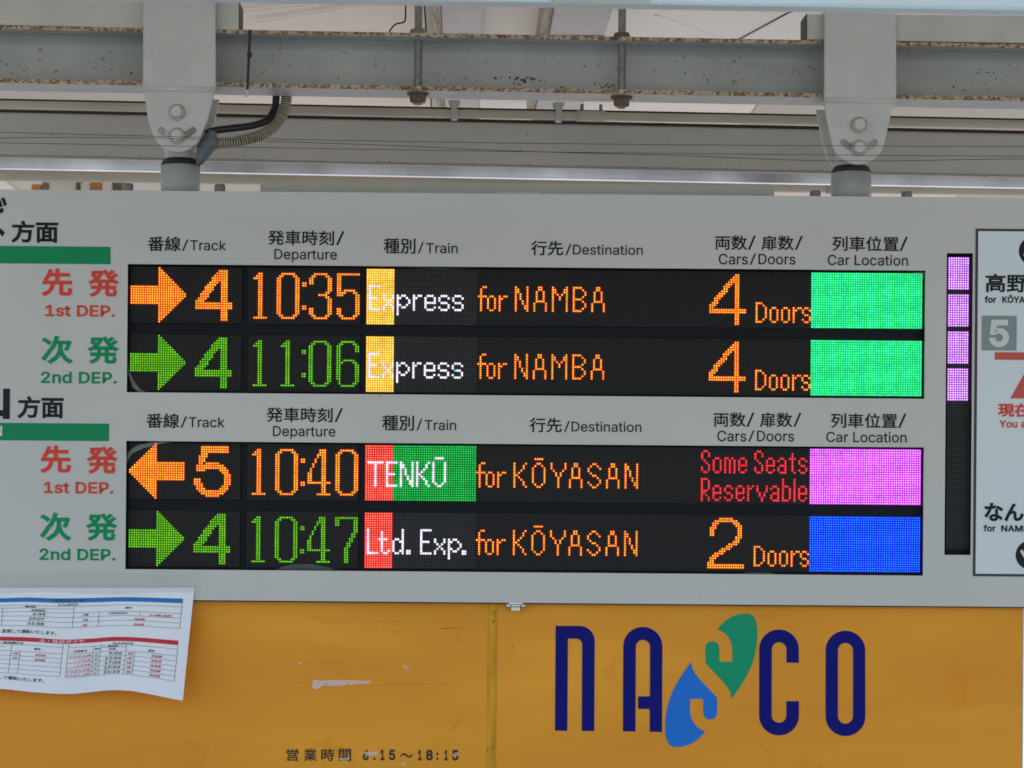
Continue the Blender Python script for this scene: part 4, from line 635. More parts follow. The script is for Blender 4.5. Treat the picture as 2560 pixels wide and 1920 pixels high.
mid2 = R_('1:105-110;2:103-112;3:102-104,111-113;4:102-103,112-114;5:101-103,113-114;6-8:101-102,113-114;9:112-114;10:112-113;11:111-113;12:109-112;13:108-110;14:106-109;15:105-107;16:103-106;17:102-104;18:101-103;19:101-102;20:100-102;21-22:100-115')
DOORS = R_('13-21:120;13:121-122;21:121-122;14:123;20:123;15-19:124') | R_('16-20:126,129,131,134;15:127-128,132-133;21:127-128,132-133') | R_('15-21:136;16:137;15:138-139') | R_('15:141-142;16:140,143;17:140;18:141-142;19:143;20:140,143;21:141-142')
_S = R_('1:1-2;2-3:0,3;4:0;5:1;6:2;7:3;8-9:0,3;10:1-2')
_e = R_('4:1-2;5-6:0,3;7:0-3;8:0;9:0,3;10:1-2'); _o = R_('4:1-2;5-9:0,3;10:1-2'); _a = R_('4:1-2;5:0;5-10:3;7:1-3;8-9:0;10:1-3'); _s = R_('4:1-2;5:0,3;6:0;7:1-2;8:3;9:0,3;10:1-2')
SOME = sh(_S, 97) | sh(_o, 102) | R_('4-10:107;4:108;5-10:109;4:110;5-10:111') | sh(_e, 113) | sh(_S, 120) | sh(_e, 125) | sh(_a, 130) | R_('2-9:136;4:135,137;10:137') | sh(_s, 139) \
    | R_('13-22:97;13:98-99;14-17:100;18:98-99;19:98;20:99;21-22:100') | sh(_e, 102, 12) | sh(_s, 107, 12) | sh(_e, 112, 12) | R_('16-22:117;17:118;16:119') | R_('16-18:121,125;19-20:122,124;21-22:123') \
    | sh(_a, 127, 12) | R_('13-22:132;16:133-134;22:133-134;17-21:135') | R_('13-22:137') | sh(_e, 139, 12)
EXPRESS = R_('7-17:1;7:2-5;12:2-4;17:2-5') | R_('11-12:7,11;13:8,10;14:9;15:8,10;16-17:7,11') | R_('11-19:13;11:15-16;12:14,17;13-14:18;15:14,17;16:15-16') | R_('11-17:20;12:21;11:22-23') \
    | R_('11:26-28;12-13:25,29;14:25-29;15:25;16:25,29;17:26-28') | R_('11:32-34;12:31,35;13:31;14:32-34;15:35;16:31,35;17:32-34') | R_('11:38-40;12:37,41;13:37;14:38-40;15:41;16:37,41;17:38-40')
TENKU = R_('7:1-7;8-17:4') | R_('7-17:9;7:10-13;12:10-12;17:10-13') | sh(N_, 15) | sh(K_, 22) | R_('5:30-33;7-15:29,34;16:30,33;17:31-32')
LTD = R_('7-17:1;17:2-5') | R_('8-16:7;11:6,8-9;17:8-9;16:10') | R_('12-16:12;11:13-14;12:15;7-17:16;16:15;17:13-14') | R_('16-17:18-19') | R_('7-17:24;7:25-28;12:25-27;17:25-28') \
    | R_('11-12:30,34;13:31,33;14:32;15:31,33;16-17:30,34') | R_('11-19:36;11:38-39;12:37,40;13-14:41;15:37,40;16:38-39') | R_('16-17:42-43')
C = {'o': ('amber', (255, 215, 70), (226, 62, 0)), 'g': ('lime', (190, 255, 60), (20, 116, 0)), 'y': ('yellow', (255, 246, 120), (232, 158, 24)), 'w': ('white', (255, 252, 255), (196, 186, 214)),
     'r': ('red', (255, 150, 122), (228, 10, 20)), 'R': ('crimson', (255, 120, 120), (206, 0, 26)), 'G': ('deep_green', (70, 238, 132), (0, 122, 26)), 'B': ('bright_green', (70, 255, 205), (0, 204, 66)),
     'm': ('magenta', (255, 186, 255), (204, 46, 238)), 'b': ('blue', (70, 180, 255), (0, 46, 240)), 'v': ('violet', (255, 206, 255), (150, 44, 214)), 'c': ('cyan', (60, 235, 235), (0, 130, 140))}
rl_ = random.Random(11)
def dots(parent, x0, z0, cells, key):
    """cells lit in one colour: glowing square imitating lens bloom + domed lens, each led with its own brightness"""
    nm, core, pk = C[key]
    pv, pf, pl, lv, lf, ll = [], [], [], [], [], []
    rad = PT * {'o': .31, 'g': .22, 'w': .40, 'y': .34, 'v': .36, 'm': .31, 'B': .34, 'G': .24, 'b': .21, 'r': .29, 'R': .23, 'c': .4}[key]
    h = PT * .485  # square reaches across the gaps between dots, imitating lens bloom
    for r, c in sorted(cells):
        x = x0 + c * PT; z = z0 - r * PT; lv_ = (rl_.uniform(.84, 1.1) if rl_.random() > .0002 else .7) * (1 + .07 * math.sin(r * .55 + c * .09 + z0 * 30) + .04 * math.sin(c * .8))
        b = len(pv); pv += [(x - h, .0012, z - h), (x + h, .0012, z - h), (x + h, .0012, z + h), (x - h, .0012, z + h)]; pf.append((b, b + 1, b + 2, b + 3)); pl += [lv_] * 4
        b = len(lv)
        lv += [(x + rad * math.cos(k * math.pi / 4 + .39), .0006, z + rad * math.sin(k * math.pi / 4 + .39)) for k in range(8)]
        lv += [(x + .55 * rad * math.cos(k * math.pi / 4 + .39), .0002, z + .55 * rad * math.sin(k * math.pi / 4 + .39)) for k in range(8)]
        for k in range(8): lf.append((b + k, b + (k + 1) % 8, b + 8 + (k + 1) % 8, b + 8 + k))
        lf.append(tuple(range(b + 8, b + 16))); ll += [lv_] * 16
    for n_, v, f, l_, m in (('led_bloom', pv, pf, pl, glow('glow_bloom_' + nm, pk)), ('led_lens', lv, lf, ll, glow('glow_lens_' + nm, core))):
        me = mesh(v, f); at = me.attributes.new('level', 'FLOAT', 'POINT'); at.data.foreach_set('value', l_)
        o = link(n_, me, m, parent); o['kind'] = 'stuff'
def unlit(parent, x0, z0, cells, m, k=.3, sq=False):
    v, f = [], []
    rad = PT * k
    for r, c in cells:
        x = x0 + c * PT; z = z0 - r * PT; b = len(v)
        v += [(x + rad * math.cos(q * math.pi / 3), .0010, z + rad * math.sin(q * math.pi / 3)) for q in range(6)]; f.append(tuple(range(b, b + 6)))
    if v: o = link('unlit_led', mesh(v, f), m, parent); o['kind'] = 'stuff'
def module(x0, z0, cols, rows, groups, rgb=False, lab=None):
    body = box('led_module', (x0 - PT * .5 - .0004, .0020, z0 - (rows - .5) * PT - .0004), (x0 + (cols - .5) * PT + .0004, .0054, z0 + PT * .5 + .0004), module_rgb if rgb else module_m, board)
    if lab: body['label'] = lab
    lit = set()
    for key, cells in groups: lit |= cells
    for key, cells in groups:
        if cells: dots(body, x0, z0, cells, key)
    unlit(body, x0, z0, [(r, c) for r in range(rows) for c in range(cols) if (r, c) not in lit], unlit_rgb if rgb else unlit_m, .33 if rgb else .36)
    if not rgb:           # black louvre fins between the rows
        v, f = [], []
        xa, xb = x0 - .5 * PT, x0 + (cols - .5) * PT
        litrows = {}
        for r in range(rows + 1):
            segs = []; st = None
            for c in range(cols + 1):
                dark = c < cols and not ((r, c) in lit or (r - 1, c) in lit)
                if dark and st is None: st = c
                if not dark and st is not None: segs.append((st, c)); st = None
            z = z0 - (r - .5) * PT
            for s_, e_ in segs:
                X0, X1 = x0 + (s_ - .5) * PT, x0 + (e_ - .5) * PT; b = len(v); t = .0005
                v += [(X0, .0002, z - t), (X1, .0002, z - t), (X1, .0002, z + t), (X0, .0002, z + t), (X0, .0019, z - t), (X1, .0019, z - t), (X1, .0019, z + t), (X0, .0019, z + t)]
                f += [(b, b + 1, b + 2, b + 3), (b, b + 4, b + 5, b + 1), (b + 3, b + 2, b + 6, b + 7)]
        o = link('louvre', mesh(v, f), louvre_m, body); o['kind'] = 'stuff'
    return body
X_TR = P(329.3, 668.3, 0).x; X_TI = P(625.0, 671.3, 0).x; X_TN = P(919.6, 674, 0).x
X_DE = X_TN + 48 * PT; X_GR = X_DE + 144 * PT
ROWZ = (0.0, -.11662, -.30429, -.42082)
full = {(r, c) for r in range(24) for c in range(48)}
left12 = {(r, c) for r in range(24) for c in range(12)}
rows = (('o', arrow_r | big4, '10:35', [('y', left12 - EXPRESS), ('w', EXPRESS)], [('o', NAMBA | mid4 | DOORS)], 'B', 'orange arrow and track number four', 'orange departure time ten thirty-five', 'first row Express on a yellow block'),
        ('g', arrow_r | big4, '11:06', [('y', left12 - EXPRESS), ('w', EXPRESS - {(14, 38)}), ('c', {(14, 38)})], [('o', NAMBA | mid4 | DOORS)], 'B', 'green arrow and track number four', 'green departure time eleven oh six', 'second row Express on a yellow block'),
        ('o', arrow_l | big5, '10:40', [('r', left12 - TENKU), ('G', full - left12 - TENKU), ('w', TENKU)], [('o', KOYA), ('R', SOME)], 'm', 'orange left arrow and track number five', 'orange departure time ten forty', 'train name on red and green'),
        ('g', arrow_r | big4, '10:47', [('r', left12 - LTD), ('w', LTD)], [('o', KOYA | mid2 | DOORS)], 'b', 'green arrow and track number four, lowest row', 'green departure time ten forty-seven', 'Ltd. Exp. on a red block'))
for (k, tr_, ti, tn, de, gr, la, lb, lc), z in zip(rows, ROWZ):
    dcol = 0
    module(X_TR, z, 48, 24, [(k, tr_)], lab=la)
    module(X_TI, z, 48, 24, [(k, clock(ti))], lab=lb)
    module(X_TN, z, 48, 24, tn, rgb=True, lab=lc)
    module(X_DE, z, 144, 24, de)
    module(X_GR, z, 48, 24, [(gr, full)], rgb=True)
sp = P(2374, 645.5, 0)
module(sp.x, sp.z, 10, 126, [('v', {(r + 16 * q, c) for q in range(4) for r in range(14) for c in range(9)})], rgb=True, lab='upright led strip with four violet blocks')

# cloudy film edges inside the windows
smear_f = film('faint_film_edge', (.62, .64, .62), .08, .35)
def smear(pts, lab, m=smear_m):
    me = curve_shape([[(P(x, y, -.004).x, P(x, y, -.004).z) for x, y in pts]], .0002)
    for v in me.vertices: v.co.y += -.004
    tag(link('film_scrap', me, m), lab, 'film scrap', 'cloudy film scraps at the led windows')
smear([(318, 893), (322, 925), (334, 952), (352, 975), (368, 979), (345, 979.5), (332, 968), (323, 940), (318.5, 915)], 'cloudy film scrap curving across the lower left corner of the upper window')
smear([(315, 1146), (322, 1128), (345, 1112), (392, 1104), (440, 1103.5), (405, 1109), (360, 1120), (330, 1134), (316, 1160)], 'cloudy film scrap curving across the upper left corner of the lower window')
smear([(690, 1424.5), (702, 1418), (735, 1411), (775, 1410), (820, 1418), (850, 1426)], 'cloudy film scrap on the lower edge below the ten forty-seven display', smear_f)
smear([(1000, 668.5), (1060, 672), (1105, 673), (1150, 671), (1190, 669.5)], 'thin cloudy film scrap on the upper edge above Express', smear_f)
smear([(2278, 681), (2312, 680), (2312, 700), (2300, 688)], 'small cloudy film scrap in the upper right corner beside the green block')
smear([(1830, 1436), (1880, 1430), (1925, 1431), (1950, 1437)], 'thin cloudy film scrap on the lower edge below the last Doors', smear_f)

# --- printed headings ----------------------------------------------------
TY = FY - .0006
for dz, dx in ((0, 0), (DZ, 0)):
    def t(s, a, b, c, d, bold=.0): text(s, a, b, c, d, TY, ink, board, bold + (0 if s == '/' else .005), dz)
    t('番線', 369.5, 590.5, 452, 627.5, .008); t('/', 455, 598.5, 471, 627); t('Track', 475.5, 600.5, 565, 625.9)
    t('発車時刻', 669.5, 575.5, 835, 612.6, .008); t('/', 840, 578, 861, 612.6); t('Departure', 686, 622.5, 842, 654.8)
    t('種別', 959, 595.5, 1038.5, 634.3, .008); t('/', 1044.7, 605, 1059, 634); t('Train', 1065.3, 607, 1144, 633)
    t('行先', 1327.8, 601.6, 1408, 638.5, .008); t('/', 1413.6, 610, 1428, 638.5); t('Destination', 1432.4, 611, 1607, 636.6)
    t('両数', 1787.6, 588, 1868, 624.8, .008); t('/', 1869.8, 589, 1889.5, 624.6); t('扉数', 1903.4, 588.6, 1984.5, 625.4, .008); t('/', 1987.4, 589.4, 2007, 624.6)
    t('Cars', 1797, 634, 1869.6, 661.2); t('/', 1874.3, 633.5, 1890, 662); t('Doors', 1896.3, 634.5, 1988.6, 661)
    t('列車位置', 2081, 590, 2246.6, 627.6, .008); t('/', 2249, 591.7, 2269.5, 627.5); t('Car Location', 2069.4, 636.3, 2270, 663)
    for s, a, b, c, d, bo in (('先', 104, 671, 181, 741, .03), ('発', 220.5, 673.4, 297.5, 742.5, .03), ('1st DEP.', 113.2, 762, 287.4, 791, .022)):
        text(s, a, b, c, d, TY, ink_red, board, bo, dz, 'red lettering')
    for s, a, b, c, d, bo in (('次', 103, 838.6, 182, 910, .03), ('発', 218.7, 840.5, 296.5, 910, .03), ('2nd DEP.', 102.3, 928.5, 292, 958, .022)):
        text(s, a, b, c, d, TY, ink_green, board, bo, dz, 'green lettering')
    a = P(276.6, 617, FY); b = P(276.6, 660.6, FY)
    box('green_band', (P(-400, 600, FY).x, FY - .0006, b.z - dz), (a.x, FY - .0001, a.z - dz), band_green, board)
text('方面', 28.2, 551.2, 145.3, 607, TY, ink, board, .03)
text('方面', 43.4 + 3.6, 547.5, 159 + 3.6, 603.5, TY, ink, board, .03, DZ)
text('なんば', -290, 491, 17, 597, TY, ink, board, .012)
text('高野山', -290, 506, 28, 603, TY, ink, board, .04, DZ)
text('for NAMBA', -230, 627, -20, 650, TY - .0006, ink_white, board, .02)
text('for KŌYASAN', -235, 614, 9, 646.5, TY - .0006, ink_white, board, .02, DZ)

# --- route panel at the right -------------------------------------------
MX1 = P(3000, 600, FY).x
mz1, mz0, mx0 = P(2439.9, 571.7, FY).z, P(2430, 1440.4, FY).z, P(2435.6, 1000, FY).x
rp = box('route_panel', (mx0, FY - .0011, mz0), (MX1, FY - .0001, mz1), map_border, board)
rp['label'] = 'white route panel with a black border'
bw = .0044
face = box('panel_face', (mx0 + bw, FY - .0016, mz0 + bw), (MX1 - bw, FY - .00111, mz1 - bw), map_white, board)
MY = FY - .0022
rpp = board
text('高野山', 2463.7, 684, 2620, 730.5, MY, ink, rpp, .022)
text('for', 2461.6, 740, 2490.7, 757, MY, ink, rpp, .024); text('KŌYASAN', 2505.7, 737, 2604, 757.5, MY, ink, rpp, .024)
def flat(name, pts, m, Y=MY, th=.0005): return pslab(name, pts, Y, Y + th, m, board)
g = flat('number_square', [(2454.6, 789), (2542.2, 789.7), (2541.3, 876.6), (2453.7, 875.9)], map_grey)
text('5', 2473, 799.4, 2522.5, 867.5, MY - .0004, ink_white, rpp, .03)
flat('red_bar', [(2487.3, 880.3), (3000, 884.5), (3000, 903.5), (2487.1, 899.3)], map_red)
flat('red_triangle', [(2525.5, 996), (2574, 911), (2622.5, 996.8)], map_red)
text('現在地', 2494.5, 1007.5, 2618, 1042.5, MY, ink_red, rpp, .03, label='red lettering')
text('You', 2498.4, 1049.8, 2543, 1069.2, MY, ink_red, rpp, .022, label='red lettering'); text('are here', 2553, 1049.8, 2650, 1069.2, MY, ink_red, rpp, .022, label='red lettering')
text('なんば', 2460.5, 1255.5, 2612, 1303, MY, ink, rpp, .035)
text('for', 2459, 1312, 2488.7, 1329, MY, ink, rpp, .024); text('NAMBA', 2503.2, 1313, 2590, 1329.3, MY, ink, rpp, .024)
for cx_, cy_, up_ in ((2583, 627.6, 1), (2575, 1387.8, 0)):
    flat('direction_disc', [(x, y) for x, y in arc(cx_, cy_, 35.8, 0, 351, 39)], ink)
    s_ = 1 if up_ else -1
    flat('direction_arrow', [(cx_ - 25, cy_ + s_ * 10), (cx_ - 5.5, cy_ - s_ * 22), (cx_, cy_ - s_ * 27), (cx_ + 5.5, cy_ - s_ * 22), (cx_ + 25, cy_ + s_ * 10), (cx_ + 19, cy_ + s_ * 14), (cx_ + 5, cy_ - s_ * 8), (cx_ + 5, cy_ + s_ * 27), (cx_ - 5, cy_ + s_ * 27), (cx_ - 5, cy_ - s_ * 8), (cx_ - 19, cy_ + s_ * 14)], ink_white, MY - .0006)

spv, spf = [], []
for x, y, r, e in ((2537, 513, 1.6, 1), (2085, 605, 2, .5), (1897, 671, 3, .3), (948, 990, 3.4, .4), (835, 1428, 1.3, 1), (2352, 766, 1.5, .6), (2433, 857, 1.6, 1), (2530, 926, 2.2, .4), (740, 1460, 1.4, 1), (33, 995, 1.5, 1), (1290, 1052, 1, 1), (1620, 545, 1.1, 1),
                   (1450, 536, .9, 1), (2270, 1500, 1.2, 1), (1000, 1476, 1.3, .5), (560, 546, 1, 1), (2356, 1060, 1.6, .4), (1100, 1497, 1.4, .5), (1750, 1489, 1.2, .6), (330, 520, .9, 1)):
    b = len(spv); spv += [P(x + r * math.cos(k) * 1.3, y + r * e * math.sin(k + x), TY) for k in (0, 1, 2.1, 3.2, 4.3, 5.3)]; spf.append(tuple(range(b, b + 6)))
o = link('dirt_specks', mesh(spv, spf), mat('dirt_speck', (.10, .09, .075), .8), board); o['kind'] = 'stuff'
# --- cover and bolts on top of the board --------------------------------
cz = P(1280, 459, .06).z
cov = pslab('top_cover', [(651, 452), (1936, 463.5), (1936, 500), (651, 495)], .03, .19, mat('beige_cover_paint', (.44, .42, .365), .5, noise=.05, nscale=10), board, .0015)
pslab('cover_hinge', [(1243, 479.5), (1351, 480.5), (1351, 485.5), (1243, 484.5)], .0265, .031, plain_grey, board, .0005)
bolt_grey = mat('grey_bolt', (.20, .205, .20), .45, metal=.3, noise=.15, nscale=80)
for x, y in ((320, 460), (550, 462), (2038, 478), (2267, 480)):
    c = P(x, y, .05); c.z = SZT
    hexbolt('fixing_bolt', c, .0096, P(x, y, .05).z - SZT + .0005, bolt_grey, board, 'Z', washer=.0105, rot=.2, n=12)

# ------------------------------------------------------------------ kiosk board below
KY = .004
def kz(x, y): return P(x, y, KY)
kb = empty('shop_sign', (kz(1280, 1700).x, KY, kz(0, 1990).z), 'orange yellow kiosk sign with navy NASCO lettering, below the departure board', 'shop sign')
KZB = P(1280, 2250, KY).z; KZT = ZB - .0015
XS = kz(1230, 1700).x; XE = P(2555.5, 1700, KY).x
box('sign_panel', (XL - .2, KY, KZB), (XS - .0008, KY + .012, KZT), yel, kb, .0006)
box('sign_panel', (XS + .0008, KY, KZB), (XE, KY + .012, KZT), yel, kb, .0006)
pslab('seam_strip', [(1220, 1506), (1243, 1506.3), (1237, 2250), (1214, 2250)], KY - .0008, KY - .0001, seam_m, kb, .0002)
box('edge_trim', (XE - .0002, KY - .001, KZB), (XE + .0022, KY + .014, KZT), mat('pale_edge_trim', (.6, .58, .5), .4), kb, .0004)
LY = KY - .0007
def q3(x, y): return (1250 + x / 1.6885, 1480 + y / 1.6885)
def up3(cx, cy, r, a0, a1, n=14): return arc(cx, cy, r, a0, a1, n)
def shape3(name, loops, m, lab=None, dep=.0006):
    o = pshape(name, [[q3(*p) for p in lp] for lp in loops], LY, dep, m, kb)
    if lab: o['label'] = lab
shape3('letter', [[(235, 143)] + up3(335, 208, 65, 270, 360) + [(398, 587), (345, 586), (347, 228)] + up3(322, 222, 25, 0, -90, 8) + [(287, 197), (284, 586), (232, 585)]], navy)
shape3('letter', [up3(603, 230, 82.5, 180, 360, 24) + [(684, 591), (632, 590), (632, 494), (583, 493), (583, 441), (633, 440)] + up3(603.5, 232, 30, 360, 180, 16) + [(572, 589), (519, 588)]], navy)
shape3('letter', [up3(1178, 242, 83.5, 180, 360, 24) + [(1261.5, 299), (1209, 298)] + up3(1178.5, 243, 31, 360, 180, 16) + up3(1178, 521, 31, 180, 0, 16) + [(1209, 461), (1261.5, 461)] + up3(1178, 521, 84, 0, 180, 24)], navy)
shape3('letter', [up3(1458.5, 247, 83.5, 180, 360, 24) + up3(1458.5, 524, 84, 0, 180, 24), up3(1458.5, 247, 32, 180, 360, 16) + up3(1458.5, 524, 32, 0, 180, 16)], navy)
def sm(pts, n=5): return [(v.x, v.y) for v in spline([(x, y, 0) for x, y in pts], n)]
gl = sm([(918, 157), (945, 128), (985, 102), (1038, 91), (1070, 103), (1084, 140), (1086, 190), (1079, 250), (1058, 320), (1020, 390), (977, 452)]) + \
    sm([(977, 452), (969, 418), (945, 383), (905, 340), (868, 300)])[1:] + [(867, 240)] + up3(896.5, 237, 29.5, 180, 360, 12) + [(926, 294), (980.5, 295)] + \
    sm([(980.5, 295), (981, 240), (972, 205), (950, 175), (918, 157)])[1:-1]
shape3('logo_half', [gl], logo_green, 'green curled leaf half of the logo')
shape3('logo_half', [[(1784 - x, 746 - y) for x, y in gl]], logo_blue, 'blue curled drop half of the logo')
for s, a, b, c, d in (('営', 716, 1871.5, 746.5, 1902.5), ('業', 759.5, 1871.5, 792, 1902.5), ('時', 803, 1871.5, 836, 1902.5), ('間', 847, 1872, 877.5, 1902.5),
                      ('6', 907, 1874, 921.5, 1901), ('.', 933.5, 1894, 938.5, 1900.5), ('1', 951, 1873.5, 961, 1900.5), ('5', 972.5, 1874, 988, 1901), ('〜', 1000.5, 1882.5, 1032, 1894),
                      ('1', 1045, 1874.5, 1054, 1901), ('8', 1065, 1874, 1082, 1901), (':', 1091, 1881, 1096, 1900.5), ('1', 1111, 1874.5, 1119.5, 1901), ('5', 1130.5, 1874.5, 1146, 1901.5)):
    text(s, a, b, c, d, LY, ink_worn, kb, .014 if ord(s) > 999 else .03)
# tape scraps on the yellow board
def scrap(pts, lab, m=tape_old, Y=KY - .0012, nm='tape_scrap', cat='tape scrap', th=.0003):
    return tag(pslab(nm, pts, Y, Y + th, m), lab, cat, 'scraps of old tape on the kiosk sign')
tp = empty('tape_strip', P(850, 1712, KY), 'torn strip of cloudy tape folded at its left end, mid kiosk sign', 'tape strip')
pslab('tape_body', [(795, 1702), (856, 1699), (857, 1715), (800, 1715)], KY - .004, KY - .0037, tape_old, tp)
pslab('tape_end', [(783, 1699), (812, 1703), (790, 1724), (780, 1719)], KY - .0065, KY - .0062, tape_old, tp)
pslab('tape_fold', [(810, 1702), (816, 1706), (797, 1722), (790, 1722)], KY - .0072, KY - .0069, tape_old, tp)
pslab('tape_tail', [(857, 1700), (929, 1702), (928, 1706), (915, 1711), (905, 1709), (896, 1712), (888, 1710), (879, 1714), (872, 1710), (857, 1715)], KY - .0024, KY - .0021, tape_old, tp)
scrap([(743, 1658), (757, 1655), (755, 1659), (745, 1661)], 'tiny smear of tape up left of the torn tape strip')
scrap([(1008, 1663), (1012, 1661), (1024, 1674), (1022, 1676), (1010, 1667)], 'tiny curled tape scrap right of the torn tape strip')
scrap([(907, 1880), (948, 1879), (940, 1888), (915, 1890)], 'torn tape scrap across the opening time six fifteen')
scrap([(1003, 1908), (1014, 1906), (1013, 1911), (1006, 1915)], 'tiny tape scrap below the wave dash of the opening hours')
scrap([(848, 1896), (874, 1894), (872, 1900), (846, 1899)], 'torn tape scrap on the last character before the opening time')
scrap([(1131, 1884), (1147, 1883), (1145, 1889), (1133, 1890)], 'tape scrap on the last digit of the opening hours')
for (x0, y0, x1, y1) in ((775, 1541, 900, 1548), (800, 1552, 1010, 1558), (705, 1704, 775, 1711), (930, 1708, 1120, 1715), (770, 1650, 860, 1656)):
    rr = random.Random(x0); top_ = [(x, y0 + rr.uniform(-2, 2)) for x in range(x0, x1, 9)]; bot_ = [(x, y1 + rr.uniform(-3, 2)) for x in range(x0, x1, 9)][::-1]
    link('adhesive_mark', mesh([P(x_, y_, KY - .0004) for x_, y_ in top_ + bot_], [tuple(range(len(top_ + bot_)))]), resid, kb)
# rusty scratches on the film
scr = mat('dark_scratch', (.20, .08, .02), .7)
sv_, sf_ = [], []
for a, b, w in (((985, 1580), (1008, 1579.5), .8), ((1103, 1572), (1158, 1569), 1.0), ((1147, 1592), (1147, 1608), .9), ((1281, 1611), (1280, 1633), .8), ((1143, 1806), (1155, 1797), 1.0), ((1134, 1824), (1139, 1810), .9),
                ((1385, 1592), (1386, 1598), 1), ((1503, 1768), (1505, 1769), 1.4), ((1275, 1770), (1275, 1785), .5), ((958, 1577), (961, 1578), 1.6), ((1910, 1880), (1935, 1876), .6)):
    A, B = P(*a, LY), P(*b, LY); d = (B - A).normalized().cross(Vector((0, 1, 0))) * w * .0005; k = len(sv_)
    sv_ += [A - d, B - d * .3, B + d * .3, A + d]; sf_.append((k, k + 1, k + 2, k + 3))
o = link('scratches', mesh(sv_, sf_), scr, kb); o['kind'] = 'stuff'
# catch at the lower edge of the board
ct = empty('spring_catch', P(1289, 1515, -.01), 'small chromed spring catch under the lower edge of the departure board', 'catch')
zc = P(1289, 1514.5, -.012)
def catch_tube(nm, xa, xb, r): tube(nm, [(P(xa, 1514, -.012).x, -.010, zc.z), (P(xb, 1514, -.012).x, -.010, zc.z)], r, chrome, ct, 18)
catch_tube('barrel', 1276, 1303, .0042)
for x0, x1 in ((1266, 1275.5), (1303.5, 1312.5)):
    catch_tube('end_knob', x0, x1, .0050)
pslab('latch_plate', [(1278, 1517), (1300, 1517), (1300, 1527), (1278, 1527)], -.014, -.0105, chrome, ct, .0008)
pslab('catch_bracket', [(1272, 1506.5), (1306, 1506.5), (1306, 1511), (1272, 1511)], -.0155, -.0148, chrome, ct, .0003)

# ------------------------------------------------------------------ paper timetable taped to the board
TOPC = [(-1800, 160), (0, 160), (300, 152), (640, 162), (1100, 155), (1400, 148), (2025, 165), (2300, 172)]
REDC = [(-1800, 570), (0, 583), (350, 592), (700, 615), (1000, 604), (1250, 586), (1500, 590), (1970, 626), (2300, 650)]
BOTC = [(-1800, 1130), (0, 1160), (350, 1194), (750, 1217), (1000, 1196), (1250, 1174), (1500, 1190), (2000, 1287), (2300, 1330)]
def cinterp(cv, x):
    q = [Vector((a, b, 0)) for a, b in cv]
    for i in range(len(q) - 1):
        if q[i].x <= x <= q[i + 1].x:
            t = (x - q[i].x) / (q[i + 1].x - q[i].x)
            def sl(j):
                j0, j1 = max(0, j - 1), min(len(q) - 1, j + 1); return (q[j1].y - q[j0].y) / (q[j1].x - q[j0].x)
            h = q[i + 1].x - q[i].x; m0, m1 = sl(i) * h, sl(i + 1) * h
            return (2 * t ** 3 - 3 * t * t + 1) * q[i].y + (t ** 3 - 2 * t * t + t) * m0 + (-2 * t ** 3 + 3 * t * t) * q[i + 1].y + (t ** 3 - t * t) * m1
    return q[-1].y
def paper(x0, y0, lift=0.0):
    x = x0 - .115 * (y0 - 43)
    y1, y2, y3 = cinterp(TOPC, x), cinterp(REDC, x), cinterp(BOTC, x)
    if y0 < 160: y = 43 + (y1 - 43) * (y0 - 43) / 117
    elif y0 < 583: y = y1 + (y2 - y1) * (y0 - 160) / 423
    else: y = y2 + (y3 - y2) * (y0 - 583) / 577
    t = max(0, (y0 - 43) / 1117)
    Y = FY - .0035 - .035 * t ** 1.3 + .010 * t * math.sin(x / 2100 * 9.2 + 2.6) - lift
    return P(x / 4.424, 1460 + y / 4.424, Y)
pp = empty('paper_timetable', P(0, 1600, FY), 'white paper timetable with a blue and a red heading taped below the departure board', 'paper timetable')
nx, ny = 90, 36
vs = [paper(-1700 + (2150 + 1700) * i / nx, 43 + 1117 * j / ny) for j in range(ny + 1) for i in range(nx + 1)]
fs = [(j * (nx + 1) + i, j * (nx + 1) + i + 1, (j + 1) * (nx + 1) + i + 1, (j + 1) * (nx + 1) + i) for j in range(ny) for i in range(nx)]
sheet = link('sheet', mesh(vs, fs), paper_m, pp, smooth=True)
ink_b = mat('printed_black', (.05, .05, .06), .8); ink_r2 = mat('printed_red', (.66, .05, .07), .8); blue_b = mat('printed_blue', (.02, .21, .58), .8); red_b = mat('printed_red_bar', (.70, .035, .05), .8)
def pbar(name, x0, y0, x1, y1, m, lift=.0005):
    n = max(1, int(abs(x1 - x0) / 45)); k = max(1, int(abs(y1 - y0) / 60)); v = []; f = []
    for j in range(k + 1):
        for i in range(n + 1): v.append(paper(x0 + (x1 - x0) * i / n, y0 + (y1 - y0) * j / k, lift))
    for j in range(k):
        for i in range(n): a = j * (n + 1) + i; f.append((a, a + 1, a + n + 2, a + n + 1))
    return v, f
def bars(name, specs, m, lift=.0005):
    V, Fc = [], []
    for s in specs:
        v, f = pbar('', *s, m, lift); b = len(V); V += v; Fc += [tuple(q + b for q in x) for x in f]
    return link(name, mesh(V, Fc), m, pp)
bars('blue_heading', [(-1500, 160, 2035, 203)], blue_b); bars('red_heading', [(-1500, 583, 2035, 627)], red_b)
def hl(y, a, b): return (a, y - 1.6, b, y + 1.6)
def vl(x, a, b): return (x - 2.2, a, x + 2.2, b)
